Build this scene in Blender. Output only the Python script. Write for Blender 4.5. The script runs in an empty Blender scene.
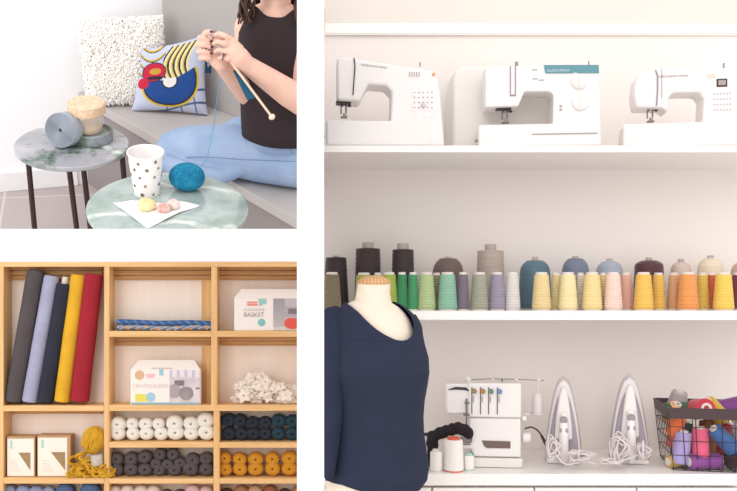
import bpy, bmesh, math, random
from math import sin, cos, pi, radians as rad, sqrt
from mathutils import Vector, Matrix, noise
random.seed(7)
COL = bpy.context.scene.collection
F, CX, CY, CZ = 900.0, 310.0, 290.0, 1.544
I4 = Matrix.Identity(4)

# ---------------------------------------------------------------- materials
def lin(c):
    return tuple((v/255/12.92) if v/255 <= .04045 else ((v/255+.055)/1.055)**2.4 for v in c)
_M = {}
def mat(name, rgb, rough=.6, var=.0, vscale=20, bump=0, bscale=80, metal=0, rgb2=None, kind='noise', stretch=(1,1,1), spec=.4, alpha=1, trans=0, sheen=0, coat=0, ramp=(.35,.65)):
    if name in _M: return _M[name]
    m = bpy.data.materials.new(name); m.use_nodes = True
    nt = m.node_tree; b = nt.nodes['Principled BSDF']
    c = lin(rgb)
    b.inputs['Base Color'].default_value = (*c, 1)
    b.inputs['Roughness'].default_value = rough
    b.inputs['Metallic'].default_value = metal
    b.inputs['Specular IOR Level'].default_value = spec
    b.inputs['Alpha'].default_value = alpha
    b.inputs['Transmission Weight'].default_value = trans
    b.inputs['Sheen Weight'].default_value = sheen
    b.inputs['Coat Weight'].default_value = coat
    tc = nt.nodes.new('ShaderNodeTexCoord'); mp = nt.nodes.new('ShaderNodeMapping')
    mp.inputs['Scale'].default_value = stretch
    nt.links.new(tc.outputs['Object'], mp.inputs['Vector'])
    if var > 0 or rgb2:
        c2 = lin(rgb2) if rgb2 else tuple(max(0, v*(1-var)) for v in c)
        if kind == 'wave':
            t = nt.nodes.new('ShaderNodeTexWave'); t.inputs['Scale'].default_value = vscale
            t.inputs['Distortion'].default_value = 6; t.inputs['Detail'].default_value = 3
            out = t.outputs['Fac']
        else:
            t = nt.nodes.new('ShaderNodeTexNoise'); t.inputs['Scale'].default_value = vscale
            t.inputs['Detail'].default_value = 5
            out = t.outputs['Fac']
        nt.links.new(mp.outputs['Vector'], t.inputs['Vector'])
        r = nt.nodes.new('ShaderNodeValToRGB')
        r.color_ramp.elements[0].position = ramp[0]; r.color_ramp.elements[1].position = ramp[1]
        r.color_ramp.elements[0].color = (*c2, 1); r.color_ramp.elements[1].color = (*c, 1)
        nt.links.new(out, r.inputs['Fac']); nt.links.new(r.outputs['Color'], b.inputs['Base Color'])
    if bump:
        t2 = nt.nodes.new('ShaderNodeTexNoise'); t2.inputs['Scale'].default_value = bscale
        t2.inputs['Detail'].default_value = 4
        nt.links.new(mp.outputs['Vector'], t2.inputs['Vector'])
        bp = nt.nodes.new('ShaderNodeBump'); bp.inputs['Strength'].default_value = bump; bp.inputs['Distance'].default_value = .004
        nt.links.new(t2.outputs['Fac'], bp.inputs['Height']); nt.links.new(bp.outputs['Normal'], b.inputs['Normal'])
    _M[name] = m
    return m
def paintmat(name, rough=.8):
    if name in _M: return _M[name]
    m = bpy.data.materials.new(name); m.use_nodes = True
    nt = m.node_tree; b = nt.nodes['Principled BSDF']; b.inputs['Roughness'].default_value = rough
    b.inputs['Specular IOR Level'].default_value = .25
    a = nt.nodes.new('ShaderNodeAttribute'); a.attribute_name = 'pattern'
    nt.links.new(a.outputs['Color'], b.inputs['Base Color'])
    _M[name] = m
    return m

# ---------------------------------------------------------------- mesh builder
class MB:
    def __init__(s): s.v = []; s.f = []; s.c = None
    def add(s, vs, fs, M=None):
        b = len(s.v)
        s.v += [(M @ Vector(p)) if M else Vector(p) for p in vs]
        s.f += [tuple(b+i for i in f) for f in fs]
        return s
    def box(s, a, b, M=None):
        x0,y0,z0 = a; x1,y1,z1 = b
        vs = [(x0,y0,z0),(x1,y0,z0),(x1,y1,z0),(x0,y1,z0),(x0,y0,z1),(x1,y0,z1),(x1,y1,z1),(x0,y1,z1)]
        return s.add(vs, [(0,3,2,1),(4,5,6,7),(0,1,5,4),(1,2,6,5),(2,3,7,6),(3,0,4,7)], M)
    def prism(s, pts, y0, y1, M=None):
        "outline in xz, extruded along y"
        n = len(pts)
        vs = [(x,y0,z) for x,z in pts]+[(x,y1,z) for x,z in pts]
        fs = [tuple(range(n)), tuple(range(2*n-1, n-1, -1))]
        fs += [(i, i+n, (i+1)%n+n, (i+1)%n) for i in range(n)]
        return s.add(vs, fs, M)
    def slab(s, pts, z0, z1, M=None):
        n = len(pts)
        vs = [(x,y,z0) for x,y in pts]+[(x,y,z1) for x,y in pts]
        fs = [tuple(range(n-1,-1,-1)), tuple(range(n, 2*n))]
        fs += [(i, (i+1)%n, (i+1)%n+n, i+n) for i in range(n)]
        return s.add(vs, fs, M)
    def lathe(s, prof, M=None, n=28, mod=None):
        "profile of (r,z); rings about z"
        vs = []; fs = []
        for j,(r,z) in enumerate(prof):
            for i in range(n):
                a = 2*pi*i/n; rr = r*(mod(a, j/(len(prof)-1)) if mod else 1)
                vs.append((rr*cos(a), rr*sin(a), z))
        for j in range(len(prof)-1):
            for i in range(n):
                fs.append((j*n+i, j*n+(i+1)%n, (j+1)*n+(i+1)%n, (j+1)*n+i))
        if prof[0][0] > 1e-6: fs.append(tuple(range(n-1,-1,-1)))
        if prof[-1][0] > 1e-6: fs.append(tuple((len(prof)-1)*n+i for i in range(n)))
        return s.add(vs, fs, M)
    def tube(s, pts, r, n=10, M=None, flat=1.0):
        pts = [Vector(p) for p in pts]; k = len(pts)
        rs = r if isinstance(r, (list, tuple)) else [r]*k
        t0 = (pts[1]-pts[0]).normalized()
        u = t0.orthogonal().normalized()
        vs = []; fs = []
        for j in range(k):
            t = (pts[min(j+1,k-1)]-pts[max(j-1,0)])
            t = t.normalized() if t.length > 1e-9 else t0
            u = (u - t*u.dot(t)).normalized(); w = t.cross(u)
            for i in range(n):
                a = 2*pi*i/n
                vs.append(pts[j] + u*cos(a)*rs[j] + w*sin(a)*rs[j]*flat)
        for j in range(k-1):
            for i in range(n):
                fs.append((j*n+i, j*n+(i+1)%n, (j+1)*n+(i+1)%n, (j+1)*n+i))
        fs.append(tuple(range(n-1,-1,-1))); fs.append(tuple((k-1)*n+i for i in range(n)))
        return s.add(vs, fs, M)
    def cyl(s, p0, p1, r0, r1=None, n=20):
        return s.tube([p0, p1], [r0, r0 if r1 is None else r1], n)
    def ell(s, c, r, n=20, m=12, M=None):
        if not isinstance(r, (tuple, list)): r = (r, r, r)
        vs = [(c[0], c[1], c[2]-r[2])]; fs = []
        for j in range(1, m):
            p = -pi/2+pi*j/m
            for i in range(n):
                a = 2*pi*i/n
                vs.append((c[0]+r[0]*cos(p)*cos(a), c[1]+r[1]*cos(p)*sin(a), c[2]+r[2]*sin(p)))
        vs.append((c[0], c[1], c[2]+r[2]))
        for i in range(n): fs.append((0, 1+(i+1)%n, 1+i))
        for j in range(m-2):
            for i in range(n):
                fs.append((1+j*n+i, 1+j*n+(i+1)%n, 1+(j+1)*n+(i+1)%n, 1+(j+1)*n+i))
        L = len(vs)-1; b = 1+(m-2)*n
        for i in range(n): fs.append((b+i, b+(i+1)%n, L))
        return s.add(vs, fs, M)
    def capsule(s, pts, rs, n=16):
        "chain of overlapping tapered spheres and cones, for remeshing"
        for p, r in zip(pts, rs): s.ell(p, r, n, 10)
        for i in range(len(pts)-1): s.tube([pts[i], pts[i+1]], [rs[i], rs[i+1]], n)
        return s
    def grid(s, fn, nu, nv, colour=None, closed=False, M=None):
        vs = []; fs = []; cs = []
        for j in range(nv+1):
            for i in range(nu+1):
                vs.append(fn(i/nu, j/nv))
                if colour: cs.append(colour(i/nu, j/nv))
        for j in range(nv):
            for i in range(nu):
                a = j*(nu+1)+i; fs.append((a, a+1, a+nu+2, a+nu+1))
        if colour:
            if s.c is None: s.c = [(1,1,1)]*len(s.v)
            s.c += cs
        return s.add(vs, fs, M)

def spline(pts, k=8):
    "Catmull-Rom through points"
    P = [Vector(p) for p in pts]; P = [2*P[0]-P[1]]+P+[2*P[-1]-P[-2]]; out = []
    for i in range(1, len(P)-2):
        for j in range(k):
            t = j/k
            out.append(.5*((2*P[i])+(P[i+1]-P[i-1])*t+(2*P[i-1]-5*P[i]+4*P[i+1]-P[i+2])*t*t+(-P[i-1]+3*P[i]-3*P[i+1]+P[i+2])*t**3))
    out.append(P[-2]); return out

def finish(name, mb, m, org, sharp=35, bevel=0, seg=2, remesh=0, smooth=0, subsurf=0, weld=False):
    me = bpy.data.meshes.new(name)
    me.from_pydata([tuple(v-Vector(org)) for v in mb.v], [], mb.f)
    me.validate(); me.update()
    if mb.c:
        at = me.color_attributes.new('pattern', 'FLOAT_COLOR', 'POINT')
        cs = mb.c+[(1,1,1)]*(len(mb.v)-len(mb.c))
        for i, c in enumerate(cs): at.data[i].color = (*lin(c), 1)
    if weld:
        bm = bmesh.new(); bm.from_mesh(me); bmesh.ops.remove_doubles(bm, verts=bm.verts, dist=1e-5); bm.to_mesh(me); bm.free()
    for p in me.polygons: p.use_smooth = True
    me.set_sharp_from_angle(angle=rad(sharp))
    if m: me.materials.append(m)
    o = bpy.data.objects.new(name, me); COL.objects.link(o)
    if remesh:
        r = o.modifiers.new('skin', 'REMESH'); r.mode = 'VOXEL'; r.voxel_size = remesh; r.use_smooth_shade = True
    if smooth:
        r = o.modifiers.new('soft', 'SMOOTH'); r.iterations = smooth; r.factor = .5
    if subsurf:
        r = o.modifiers.new('sub', 'SUBSURF'); r.levels = subsurf; r.render_levels = subsurf
    if bevel:
        r = o.modifiers.new('edge', 'BEVEL'); r.width = bevel; r.segments = seg; r.limit_method = 'ANGLE'; r.angle_limit = rad(40)
        r.harden_normals = False
    return o

def props(o, label, cat, group=None, kind=None):
    if label: o['label'] = label
    if cat: o['category'] = cat
    if group: o['group'] = group
    if kind: o['kind'] = kind
    return o

class Thing:
    "an Empty at the thing's base, parts as children"
    def __init__(s, name, label, cat, loc, group=None, T=None, yaw=0):
        s.o = bpy.data.objects.new(name, None); COL.objects.link(s.o); s.loc = Vector(loc)
        s.o.matrix_world = (T or I4) @ Matrix.Translation(s.loc) @ Matrix.Rotation(yaw, 4, 'Z')
        s.o.empty_display_size = .02
        props(s.o, label, cat, group)
    def part(s, name, mb, m, parent=None, label=None, **k):
        o = finish(name, mb, m, s.loc, **k); o.parent = parent or s.o
        if label: o['label'] = label
        return o
    def text(s, body, loc, size, m, name='lettering', parent=None, rot=None, ext=.0004):
        cu = bpy.data.curves.new(name, 'FONT'); cu.body = body; cu.size = size; cu.align_x = 'CENTER'; cu.align_y = 'CENTER'
        cu.extrude = ext; cu.materials.append(m)
        c = bpy.data.objects.new(name+'_curve', cu); COL.objects.link(c)
        me = bpy.data.meshes.new_from_object(c.evaluated_get(bpy.context.evaluated_depsgraph_get())); bpy.data.objects.remove(c)
        if not me.materials: me.materials.append(m)
        o = bpy.data.objects.new(name, me); COL.objects.link(o); o.parent = parent or s.o
        o.matrix_local = Matrix.Translation(Vector(loc)-s.loc) @ (rot or Matrix.Rotation(pi/2, 4, 'X'))
        return o

def single(name, mb, m, label, cat, loc, group=None, T=None, **k):
    o = finish(name, mb, m, loc, **k)
    o.matrix_world = (T or I4) @ Matrix.Translation(Vector(loc))
    return props(o, label, cat, group)
def struct(name, mb, m, T=None, loc=(0,0,0), **k):
    o = finish(name, mb, m, loc, **k); o.matrix_world = (T or I4) @ Matrix.Translation(Vector(loc))
    o['kind'] = 'structure'; return o
def copy_tree(root, loc, T=None, rotm=None, label=None, mats=None):
    def cp(o, parent):
        c = o.copy(); COL.objects.link(c); c.parent = parent
        if mats and o.type == 'MESH' and o.name.split('.')[0] in mats:
            c.data = o.data.copy(); c.data.materials.clear(); c.data.materials.append(mats[o.name.split('.')[0]])
        for ch in o.children: cp(ch, c)
        return c
    c = cp(root, None)
    c.matrix_world = (T or I4) @ Matrix.Translation(Vector(loc)) @ (rotm or I4)
    if label: c['label'] = label
    return c

def X(px, Y): return (px-CX)/F*Y
def Z(py, Y): return CZ-(py-CY)/F*Y
def W(px, py, Y): return (X(px,Y), Y, Z(py,Y))

# ---------------------------------------------------------------- shared materials
WHITE = mat('white_paint', (240,236,233), .6)
WALLM = mat('warm_white_wall', (237,229,224), .8, bump=.05, bscale=60)
SHELFM = mat('white_lacquer_shelf', (243,238,235), .35)
PLAST = mat('white_plastic', (231,225,223), .35)
PLAST2 = mat('off_white_plastic', (228,222,218), .4)
GREYP = mat('grey_plastic', (150,142,146), .4)
DARKP = mat('dark_plastic', (52,42,46), .45)
STEEL = mat('brushed_steel', (120,112,112), .3, metal=1)
CARD = mat('brown_cardboard', (190,150,110), .85, var=.12, vscale=30)
PAPER = mat('white_paper', (240,234,230), .8)
WOOD = mat('pine_wood', (232,190,134), .55, rgb2=(220,172,114), vscale=3, stretch=(14,14,.8), ramp=(.35,.65))
WOODH = mat('pine_wood_lengthwise', (234,192,136), .55, rgb2=(222,174,116), vscale=3, stretch=(.8,14,18), ramp=(.35,.65))
WOODD = mat('pine_wood_strip', (206,158,104), .6, rgb2=(184,134,84), vscale=3, stretch=(.8,14,40), ramp=(.4,.6))  # darker pine for the strips standing in for undersides and side faces
INK = mat('grey_ink', (165,155,155), .8)
INKD = mat('dark_ink', (95,85,90), .8)
# ================================================================ dividers between the three rooms
YD = 1.5
mb = MB(); mb.box((X(297,YD), YD, Z(560,YD)), (X(324,YD), YD+.02, Z(-60,YD)))
struct('trim_1', mb, mat('divider_white', (252,252,252), .7))
mb = MB()
y2 = YD+.06
vs = [(X(-60,YD),YD,Z(261,YD)),(X(297,YD),YD,Z(261,YD)),(X(297,YD),YD,Z(229,YD)),(X(-60,YD),YD,Z(229,YD)),
      (X(-60,YD),y2,Z(259,y2)),(X(297,YD),y2,Z(259,y2)),(X(297,YD),y2,Z(231,y2)),(X(-60,YD),y2,Z(231,y2))]
mb.add(vs, [(0,1,2,3),(7,6,5,4),(0,4,5,1),(3,2,6,7),(1,5,6,2),(0,3,7,4)])
struct('trim_2', mb, mat('divider_white', (252,252,252), .7))

# ================================================================ room with the white shelves
YW = 3.60
mb = MB(); mb.box((.012, YW, 0), (2.25, YW+.06, 2.95)); struct('wall_back', mb, WALLM)
mb = MB(); mb.box((-2.6, 1.3, -.05), (2.3, 5.4, 0)); struct('floor', mb, mat('pale_floor', (215,205,198), .6, var=.1, vscale=3))
# band of trim under the upper wall
mb = MB(); mb.box((.012, YW-.012, Z(33,YW-.012)), (2.25, YW, Z(23,YW-.012))); mb.box((.012, YW-.016, Z(34.3,YW-.02)), (2.25, YW, Z(33.2,YW-.02)))
struct('trim_3', mb, mat('trim_paint', (244,239,235), .5))
mb = MB(); mb.box((.012, YW-.004, Z(22.8,YW-.004)), (2.25, YW, 2.95)); struct('trim_4', mb, mat('upper_wall_paint', (226,217,209), .8))
YS = 3.15
def shelf(y0, y1, label):
    mb = MB(); mb.box((.012, YS, Z(y1,YS)), (2.25, YW, Z(y0,YS)))
    return single('wall_shelf', mb, SHELFM, label, 'shelf', (.012, YS, Z(y1,YS)), 'white shelves on the wall', bevel=.0015)
shelf(145.5, 152.3, 'long white shelf carrying the three white sewing machines')
shelf(311, 320, 'long white shelf carrying the rows of coloured thread cones')
ZT = Z(145.5,YS); ZM = Z(311,YS); YC = 3.10; ZC = Z(474,YC)
t = Thing('countertop', 'white worktop carrying the overlocker, two irons and wire basket', 'countertop', (.012,YC,ZC-.04))
mb = MB(); mb.box((.012,YC,ZC-.04), (2.25,YW,ZC)); t.part('worktop', mb, mat('worktop_laminate', (240,234,231), .3), bevel=.002)
t = Thing('base_cabinet', 'white base cabinet with plain doors under the worktop', 'cabinet', (.05,YC+.03,0))
mb = MB(); mb.box((.05,YC+.05,.0), (2.22,YW-.01,ZC-.05)); t.part('body', mb, PLAST2)
edges = [X(v,YC) for v in (330, 433, 536, 639, 742)]
for a, b in zip(edges, edges[1:]):
    mb = MB(); mb.box((a+.003,YC+.02,.09), (b-.003,YC+.05,ZC-.052)); t.part('door', mb, SHELFM, bevel=.002)

# ---- dress form with navy top
YMn = 2.86
def cs(px, py, Y=YMn): return Vector(W(px,py,Y))
def loft(mb, rings, n=40, power=2.0, Yc=YMn, depth=1.0):
    "rings: (py, px_left, px_right, depth_half[, yshift])"
    vs = []; fs = []
    for r in rings:
        py, l, rr, d = r[:4]; ys = r[4] if len(r) > 4 else 0
        c = (l+rr)/2; hw = (rr-l)/2*Yc/F
        for i in range(n):
            a = 2*pi*i/n
            ca, sa = cos(a), sin(a)
            x = X(c,Yc)+hw*math.copysign(abs(ca)**(2/power), ca)
            y = Yc+ys+d*math.copysign(abs(sa)**(2/power), sa)
            vs.append((x,y,Z(py,Yc)))
    for j in range(len(rings)-1):
        for i in range(n): fs.append((j*n+i, (j+1)*n+i, (j+1)*n+(i+1)%n, j*n+(i+1)%n))
    fs.append(tuple(range(n))); fs.append(tuple((len(rings)-1)*n+i for i in range(n-1,-1,-1)))
    mb.add(vs, fs)
t = Thing('dress_form', 'cream dress form on a stand before the worktop, wooden cap on its neck', 'dress form', (X(376,YMn),YMn,0))
mb = MB()
loft(mb, [(284,357.5,390.5,.047),(292,356.5,390,.047),(300,355,391,.050),(303,348,392,.055),(306,345,397,.060),(309,343,401,.066),(313,340,405,.075),(320,336,410,.085),(330,332,414,.095),(350,332,418,.105),(372,332,422,.115,-.006),(395,334,417,.105),(425,334,415,.095),(455,331,419,.1),(480,327,420,.11),(505,324,423,.115),(530,326,421,.11)])
t.part('torso', mb, mat('cream_linen', (236,221,203), .9, var=.05, vscale=90, bump=.15, bscale=500))
mb = MB(); mb.lathe([(.0505,0),(.053,.004),(.052,.010),(.045,.019),(.030,.026),(.012,.029),(0,.030)], Matrix.Translation(Vector((X(374,YMn),YMn,Z(284,YMn)-.002))) @ Matrix.Scale(.95,4,(0,1,0)), 36)
t.part('neck_cap', mb, mat('turned_beech', (214,168,122), .5, rgb2=(196,148,102), kind='wave', vscale=30))
mb = MB(); mb.cyl((X(374,YMn),YMn,.02), (X(374,YMn),YMn,Z(528,YMn)), .016); t.part('pole', mb, STEEL)
for k in range(3):
    a = pi/2+k*2*pi/3; p = Vector((X(374,YMn),YMn,.12))
    mb = MB(); mb.tube([p, p+Vector((cos(a)*.14,sin(a)*.14,-.04)), p+Vector((cos(a)*.22,sin(a)*.22,-.11))], .01); t.part('leg', mb, STEEL)
# navy top: torso shell with scooped neckline
def navy():
    Y = YMn; n = 96; rows = []
    prof = [(302.5,345,394,.060),(305,343.5,400,.066),(308,341,405,.073),(312,337.5,410,.082),(316,334,414.5,.09),(322,331,419,.098),(329,329.5,421,.102),(335,329,422,.105),(337.4,329,422.5,.107),(338.6,329,422.7,.107),(339.05,329,422.8,.107),(345,329,424,.110),(358,329,427.5,.122,-.006),(372,330,428,.128,-.010),(384,331,426.5,.122,-.004),(400,332,423.5,.112),(415,332,422,.108),(432,331,422.5,.108),(448,329,425,.112),(466,327,428,.118),(478,326,426.5,.12),(486,327,421,.118),(492,329,416,.116)]
    fine = []
    for a, b in zip(prof, prof[1:]):
        a = list(a)+[0]*(5-len(a)); b = list(b)+[0]*(5-len(b))
        for k in range(8): fine.append([a[i]+(b[i]-a[i])*k/8 for i in range(5)])
    fine.append(list(prof[-1])+[0])
    # neckline height on the front as a function of px
    NL = [(300,300),(347,302),(352,308),(358,316),(364,323),(372,330),(382,335.5),(392,338.5),(400,339),(406,336.5),(410,332),(411.5,326),(410,318),(406,310),(403,303),(440,300)]
    left = [(345.5,302.5),(351.5,307),(357.5,312),(363,318),(369,323.7),(375,328.7),(382,333.2),(390,337.2),(395,338.5),(400,339)]
    right = [(393.5,302.5),(401,306.5),(406,311),(409.3,316),(411.2,321.5),(411.7,327),(411,331.5),(408.6,335.2),(405,337.8),(400,339)]
    def xin(tab, py):
        for (xa,ya),(xb,yb) in zip(tab, tab[1:]):
            if ya <= py <= yb: return xa+(xb-xa)*(py-ya)/(yb-ya+1e-9)
        return None
    vs = []; fs = []
    import_open = 339
    for r in fine:
        py, l, rr, d, ys = r
        c = (l+rr)/2; hw = (rr-l)/2
        a0 = None
        if py < 339:
            xl, xr = xin(left, py), xin(right, py)
            al = math.acos(max(-1,min(1,(xl-c)/hw))); ar = math.acos(max(-1,min(1,(xr-c)/hw)))
            # front is negative y: angles from -al (left) round the back to -ar
            lo_, hi_ = -ar, -al+2*pi
            # back neckline is high: go start -> end through +y
        else:
            lo_, hi_ = -9, 9
        mid = math.acos(max(-1,min(1,(400-c)/hw))); start = -mid; end = -mid+2*pi
        for i in range(n+1):
            a = min(hi_, max(lo_, start+(end-start)*i/n))
            # gentle cloth folds
            fo = 1+.010*sin(a*9+py*.05)*min(1,max(0,(py-350)/60))
            hem = 0
            if py > 478: hem = (py-478)*(.55*cos(a-pi/2+.2)-1.0*max(0,-cos(a))**2*(1 if sin(a) < 0 else .6))
            ca, sa = cos(a), sin(a)
            vs.append((X(c,Y)+hw*Y/F*ca*fo, Y+ys+d*sa*fo, Z(py+hem,Y)))
    for j in range(len(fine)-1):
        for i in range(n):
            fs.append((j*(n+1)+i, (j+1)*(n+1)+i, (j+1)*(n+1)+i+1, j*(n+1)+i+1))
    m = MB(); m.add(vs, fs)
    return m
NAVY = mat('navy_jersey', (39,45,67), .95, var=.12, vscale=14, bump=.1, bscale=900)
t = Thing('navy_top', 'navy blue long-sleeved top with scooped neckline worn by the dress form', 'top', (X(376,YMn),YMn,Z(492,YMn)))
o = t.part('bodice', navy(), NAVY, sharp=60, weld=True)
sm = o.modifiers.new('thick', 'SOLIDIFY'); sm.thickness = .003; sm.offset = 1
# neck binding
pts = [(347.3,301),(352,308),(358,316),(364,323),(372,330),(382,335.5),(392,338.6),(400,339),(407,336.5),(411,331),(411.5,324),(409.5,316),(406,308),(402,301)]
# sleeves
def sleeve(c, m=None):
    mb = MB(); mb.tube(spline([Vector(W(a,b,Y)) for a,b,Y,_ in c], 6), [c[min(int(i/6),len(c)-1)][3]+(c[min(int(i/6)+1,len(c)-1)][3]-c[min(int(i/6),len(c)-1)][3])*(i%6)/6 for i in range(6*(len(c)-1)+1)], 24)
    return mb
t.part('sleeve', sleeve([(343,313,2.87,.034),(334,324,2.86,.060),(330,345,2.84,.066),(328,380,2.82,.060),(326,415,2.80,.054),(323,450,2.78,.048),(321,476,2.77,.042)]), NAVY, remesh=0)
t.part('sleeve', sleeve([(408,318,2.89,.028),(412,330,2.90,.034),(411,350,2.93,.036),(408,380,2.96,.036),(405,415,2.98,.034),(403,450,2.98,.032),(402,478,2.97,.030)]), NAVY)

# ---- sewing machines
YF = 3.17
def machine(name_label, outline, label, yaw=0, dy=0):
    x0 = sum(p[0] for p in outline)/len(outline)
    t = Thing('sewing_machine', label, 'sewing machine', (X(x0,YF),YF,ZT), 'white sewing machines on the top shelf')
    t.o.matrix_world = Matrix.Translation(t.loc+Vector((-yaw*.0018,dy,0))) @ Matrix.Rotation(rad(yaw),4,'Z')
    mb = MB()
    zb = ZT+.001
    pts = [(X(a,YF), max(zb, Z(b,YF))) for a,b in outline]
    mb.prism(pts, YF, YF+.12)
    t.part('body', mb, PLAST, bevel=.010, seg=4)
    return t
def plate(t, name, a, b, c, d, m, dy=-.0015, th=.003, **k):
    "thin plate on the machine's face, px rectangle a,b - c,d"
    mb = MB(); mb.box((X(a,YF),YF+dy,Z(d,YF)), (X(c,YF),YF+dy+th,Z(b,YF))); return t.part(name, mb, m, **k)
def dial(t, name, px, py, r, m, dy=-.012, th=.013):
    mb = MB(); c = Vector((X(px,YF),YF+dy,Z(py,YF)))
    mb.lathe([(0,0),(r*.85,0),(r,.002),(r,th)], Matrix.Translation(c) @ Matrix.Rotation(-pi/2,4,'X'), 28); return t.part(name, mb, m)
def needle_unit(t, px, ytop, ybed, m2=STEEL):
    mb = MB(); Yn = YF+.045
    mb.cyl(W(px-3,ytop-2,Yn), W(px-3,ytop+5,Yn), .005); mb.cyl(W(px+1,ytop-2,Yn), W(px+1,ybed-6,Yn), .003)
    mb.cyl(W(px+1,ybed-6,Yn), W(px+1,ybed-1,Yn), .0012); mb.cyl(W(px-4,ytop+5,Yn), W(px-4,ybed-5,Yn), .0025)
    t.part('needle_bar', mb, m2)
    mb = MB(); c = Vector(W(px-1,ybed-1.6,Yn)); mb.box(c+Vector((-.012,-.016,-.002)), c+Vector((.012,.012,.002))); mb.box(c+Vector((-.004,-.004,0)), c+Vector((.004,.004,.014))); t.part('presser_foot', mb, m2, bevel=.001)
    mb = MB(); c = Vector(W(px+6,ytop+4,Yn)); mb.cyl(c, c+Vector((-.012,0,0)), .004); t.part('screw', mb, DARKP)
    mb = MB(); mb.box(W(px-9,ytop+1.2,YF+.02), (X(px+6,YF+.02), YF+.06, Z(ytop-1,YF+.02))); t.part('lamp_housing', mb, DARKP)
S1 = mat('slot_lilac', (140,128,140), .5)
m1 = machine('', [(337,57),(349,57),(362,59.5),(430,70),(437,73),(440,90),(444.6,143),(444,149),(326,149),(327,141),(331,119),(391,121),(392,92),(386,85.5),(368,84),(360,101),(337,100)], 'white sewing machine with printed stitch panel, set at the shelf end over the dress form')
mb = MB(); mb.box((X(326,YF),YF-.010,ZT+.001), (X(430,YF),YF+.01,Z(121,YF))); m1.part('bed', mb, PLAST, bevel=.008, seg=3)
mb = MB(); mb.tube([W(354,58,YF-.002),W(355,66,YF-.003),W(354,80,YF-.003),W(353,95,YF-.003)], .0022, 6); m1.part('thread_slot', mb, DARKP)
plate(m1,'stitch_panel',411,88,436,118,mat('stitch_chart', (226,216,216), .5, rgb2=(238,232,232), vscale=60),bevel=.001)
for r in range(3):
    for c in range(4): pass
mb = MB()
for r in range(4):
    for c in range(5):
        a = 413.5+c*4.4; b = 92+r*5; mb.box((X(a,YF),YF-.0022,Z(b+1.2,YF)), (X(a+1.6,YF),YF-.001,Z(b,YF)))
m1.part('stitch_symbols', mb, INK)
dial(m1,'selector_dial',423,105.5,.008,mat('dial_lilac',(205,190,196),.4))
dial(m1,'badge',433.6,74.5,.0065,mat('orange_badge',(226,150,110),.5),-.002,.003)
mb = MB()
for a in range(5): mb.box((X(409+a*2.4,YF),YF-.002,Z(77,YF)), (X(409.8+a*2.4,YF),YF,Z(72,YF)))
m1.part('vent_marks', mb, INK)
m1.text('HUSQVARNA VIKING', (X(374,YF),YF-.001,Z(66.3,YF)), .0095, INK, rot=Matrix.Rotation(rad(7),4,'Y')@Matrix.Rotation(pi/2,4,'X'))
needle_unit(m1, 345, 102, 119)
mb = MB(); mb.cyl(W(420,66.5,YF+.05), W(420,62,YF+.05), .002); m1.part('spool_pin', mb, STEEL)

t = Thing('machine_case', 'white hard carrying case standing behind the teal-banded sewing machine', 'case', (X(500,3.36),3.36,ZT))
mb = MB(); mb.prism([(X(452,3.36),ZT+.001),(X(454,3.36),Z(75,3.36)),(X(458,3.36),Z(67,3.36)),(X(470,3.36),Z(66,3.36)),(X(560,3.36),Z(66,3.36)),(X(566,3.36),Z(80,3.36)),(X(568,3.36),ZT+.001)],3.36,3.54)
t.part('shell', mb, PLAST2, bevel=.012, seg=3)
mb = MB(); mb.tube([W(544,67,3.45),W(546,65,3.45),W(580,65,3.45),W(582,67,3.45)], .005, 8); t.part('handle', mb, PLAST)

m2 = machine('', [(484,64),(515,63.8),(541,63.5),(595.5,65),(597,90),(598.5,143),(598,149),(479,149),(477,125),(478,123.5),(551,123),(551.5,94),(548,90.5),(523,90),(517,104.7),(484,105)], 'white sewing machine with a teal band and two dials', -6, .02)
mb = MB(); mb.box((X(477,YF),YF-.010,ZT+.001), (X(597,YF),YF+.01,Z(123,YF))); m2.part('bed', mb, PLAST, bevel=.008, seg=3)
mb = MB(); mb.box((X(530,YF),YF-.0125,Z(134.4,YF)), (X(594,YF),YF-.009,Z(133.2,YF))); m2.part('bed_groove', mb, INK)
mb = MB(); mb.prism([(X(542,YF),Z(64,YF)),(X(595.5,YF),Z(65.2,YF)),(X(596,YF),Z(73.5,YF)),(X(576,YF),Z(73,YF)),(X(573,YF),Z(71.8,YF)),(X(569,YF),Z(73,YF)),(X(543.5,YF),Z(72.3,YF))], YF-.003, YF+.001); bd = m2.part('band', mb, mat('teal_band',(92,142,152),.45))
m2.text('HUSQVARNA', (X(556,YF),YF-.0035,Z(70,YF)), .013, mat('pale_print',(190,215,218),.6))
dial(m2,'stitch_dial',576.5,81.5,.026,PLAST); dial(m2,'stitch_dial',577.5,102.5,.027,PLAST)
for (cx_,cy_) in ((576.5,81.5),(577.5,102.5)):
    mb = MB(); c = Vector(W(cx_,cy_,YF)); mb.box(c+Vector((-.003,-.018,-.020)), c+Vector((.003,-.012,.020)))
    m2.part('dial_grip', mb, PLAST2)
mb = MB()
for a in (509,514): mb.box((X(a-.5,YF),YF-.002,Z(94 if a==509 else 93,YF)), (X(a+.5,YF),YF+.001,Z(64,YF)))
mb.box((X(509,YF),YF-.002,Z(94.5,YF)), (X(514.5,YF),YF+.001,Z(93,YF)))
m2.part('thread_slot', mb, S1)
mb = MB(); mb.cyl(W(514,64,YF+.04), W(514,60,YF+.04), .006); m2.part('take_up_cap', mb, GREYP)
mb = MB(); mb.cyl(W(584.5,66,YF+.05), W(584.5,61,YF+.05), .002); m2.part('spool_pin', mb, STEEL)
for a,b in ((530.5,68),(531,77),(537,78.5)): plate(m2,'icon',a,b,a+5,b+1.0,INK)
for b in (104.5,108): plate(m2,'button',557.5,b,560,b+2,INK)
needle_unit(m2, 503.5, 106, 123)
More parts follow.
